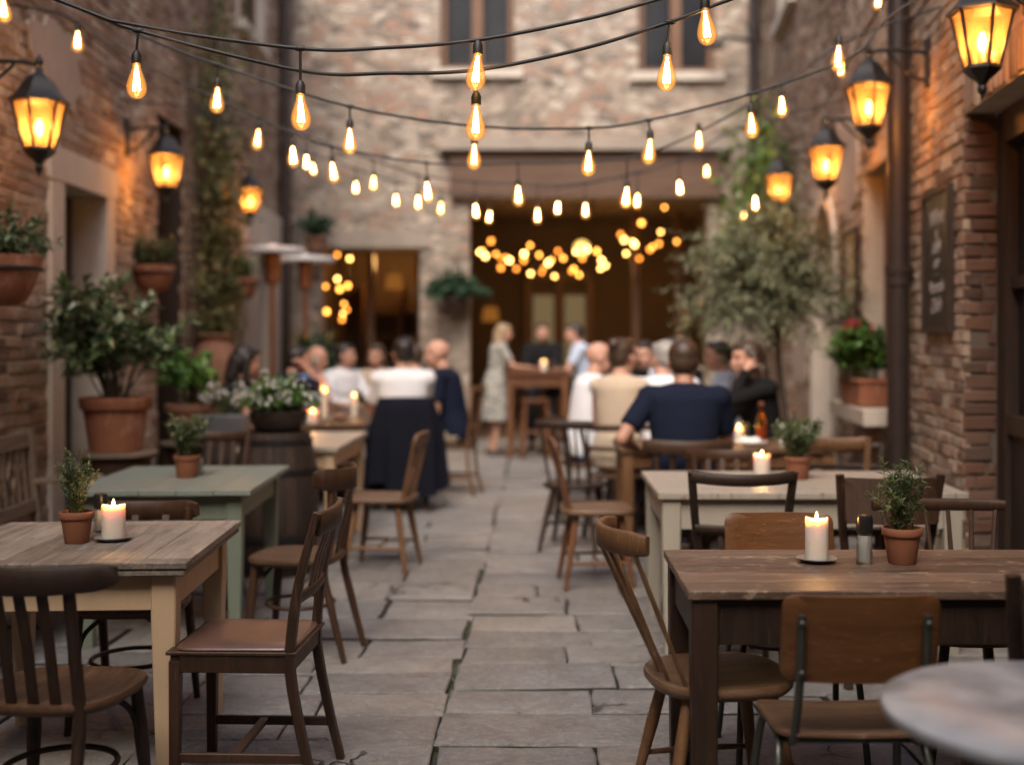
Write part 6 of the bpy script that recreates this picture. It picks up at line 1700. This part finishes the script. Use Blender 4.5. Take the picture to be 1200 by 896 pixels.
person('dark-haired man in a pale blue shirt in profile beside the woman in black', 1.66, 10.35, 85, lean=9, arms=('fwd', 'table'), top=('c_blue', 'long'), hair=('short', 'hair_dark'), head=(5, -3), scale=1.05)
under('chair under the man in pale blue beside the woman in black', 1.66, 10.35, 85)
person('long-haired woman in black resting her chin on her hand below the olive tree', 1.68, 8.95, 112, lean=12, arms=('cheek', 'table'), sex='f', top=('c_black', 'long'), legs=('trousers', 'c_dark'), hair=('long', 'hair_brown'), head=(-8, -4), scale=1.06)
under('chair under the long-haired woman in black', 1.68, 8.95, 112)

person('dark-clothed man sitting beyond the tall bar table, facing us', .05, 16.35, 175, seat=.70, lean=6, arms=('table', 'fwd'), top=('c_black', 'long'), hair=('short', 'hair_brown'), head=(10, -4), scale=1.04)
stool('red-brown bar stool under the dark-clothed man beyond the tall bar table', (.05, 16.35, 0))
person('brown-haired woman in dark clothes between the shelf opening and the white-topped woman', -1.50, 13.6, 150, lean=4, arms=('table', 'lap'), sex='f', top=('c_black', 'long'), hair=('bob', 'hair_brown'), scale=1.08)
under('chair under the brown-haired woman in dark clothes', -1.50, 13.6, 150)
person('fair-haired woman in beige leaning across behind the man in pale blue', 1.46, 12.4, 165, lean=10, arms=('table', 'cheek'), sex='f', top=('c_beige', 'short'), hair=('long', 'hair_blond'), scale=1.1)
under('chair under the fair-haired woman in beige', 1.46, 12.4, 165)

# ------------------------------------------------------------------ camera, sky, sun
cam = bpy.data.cameras.new('camera'); co = bpy.data.objects.new('camera', cam); COL.objects.link(co); sc.camera = co
co.location = (0, 0, EYE); co.rotation_euler = (R(90), 0, 0)
cam.sensor_width = 36; cam.sensor_fit = 'HORIZONTAL'; cam.lens = FPX/1200*36
cam.shift_x = -(VX-600)/1200; cam.shift_y = (VY-448)/1200
cam.clip_start = .05; cam.clip_end = 500
cam.dof.use_dof = True; cam.dof.focus_distance = 3.95; cam.dof.aperture_fstop = cam.lens/1000/.038
SUN_EL, SUN_ROT = R(50), R(190)
wd = bpy.data.worlds.new('World'); sc.world = wd; wd.use_nodes = True
nt = wd.node_tree; nt.nodes.clear()
sky = nt.nodes.new('ShaderNodeTexSky'); sky.sky_type = 'NISHITA'; sky.sun_disc = False; sky.sun_elevation = SUN_EL; sky.sun_rotation = SUN_ROT
sky.air_density = 1.0; sky.dust_density = 4.0; sky.ozone_density = 1.0
bg = nt.nodes.new('ShaderNodeBackground'); bg.inputs['Strength'].default_value = SKY
ow = nt.nodes.new('ShaderNodeOutputWorld')
nt.links.new(sky.outputs[0], bg.inputs[0]); nt.links.new(bg.outputs[0], ow.inputs[0])
sl = bpy.data.lights.new('sun', 'SUN'); sl.energy = SUNE; sl.angle = R(40); sl.color = (1, .92, .84)
so = bpy.data.objects.new('sun', sl); COL.objects.link(so); so.location = (0, 0, 12)
# towards the sun: high and soft, as under an overcast evening sky
so.rotation_euler = (R(90)-SUN_EL, 0, -SUN_ROT+PI)
sc.view_settings.view_transform = 'Standard'; sc.view_settings.look = 'None'; sc.view_settings.gamma = 1; sc.view_settings.exposure = EXPO
sc.cycles.use_denoising = True
sc.cycles.max_bounces = 6; sc.cycles.diffuse_bounces = 3; sc.cycles.glossy_bounces = 3; sc.cycles.transparent_max_bounces = 12; sc.cycles.transmission_bounces = 4
sc.cycles.caustics_reflective = False; sc.cycles.caustics_refractive = False
sc.cycles.sample_clamp_indirect = 4.0
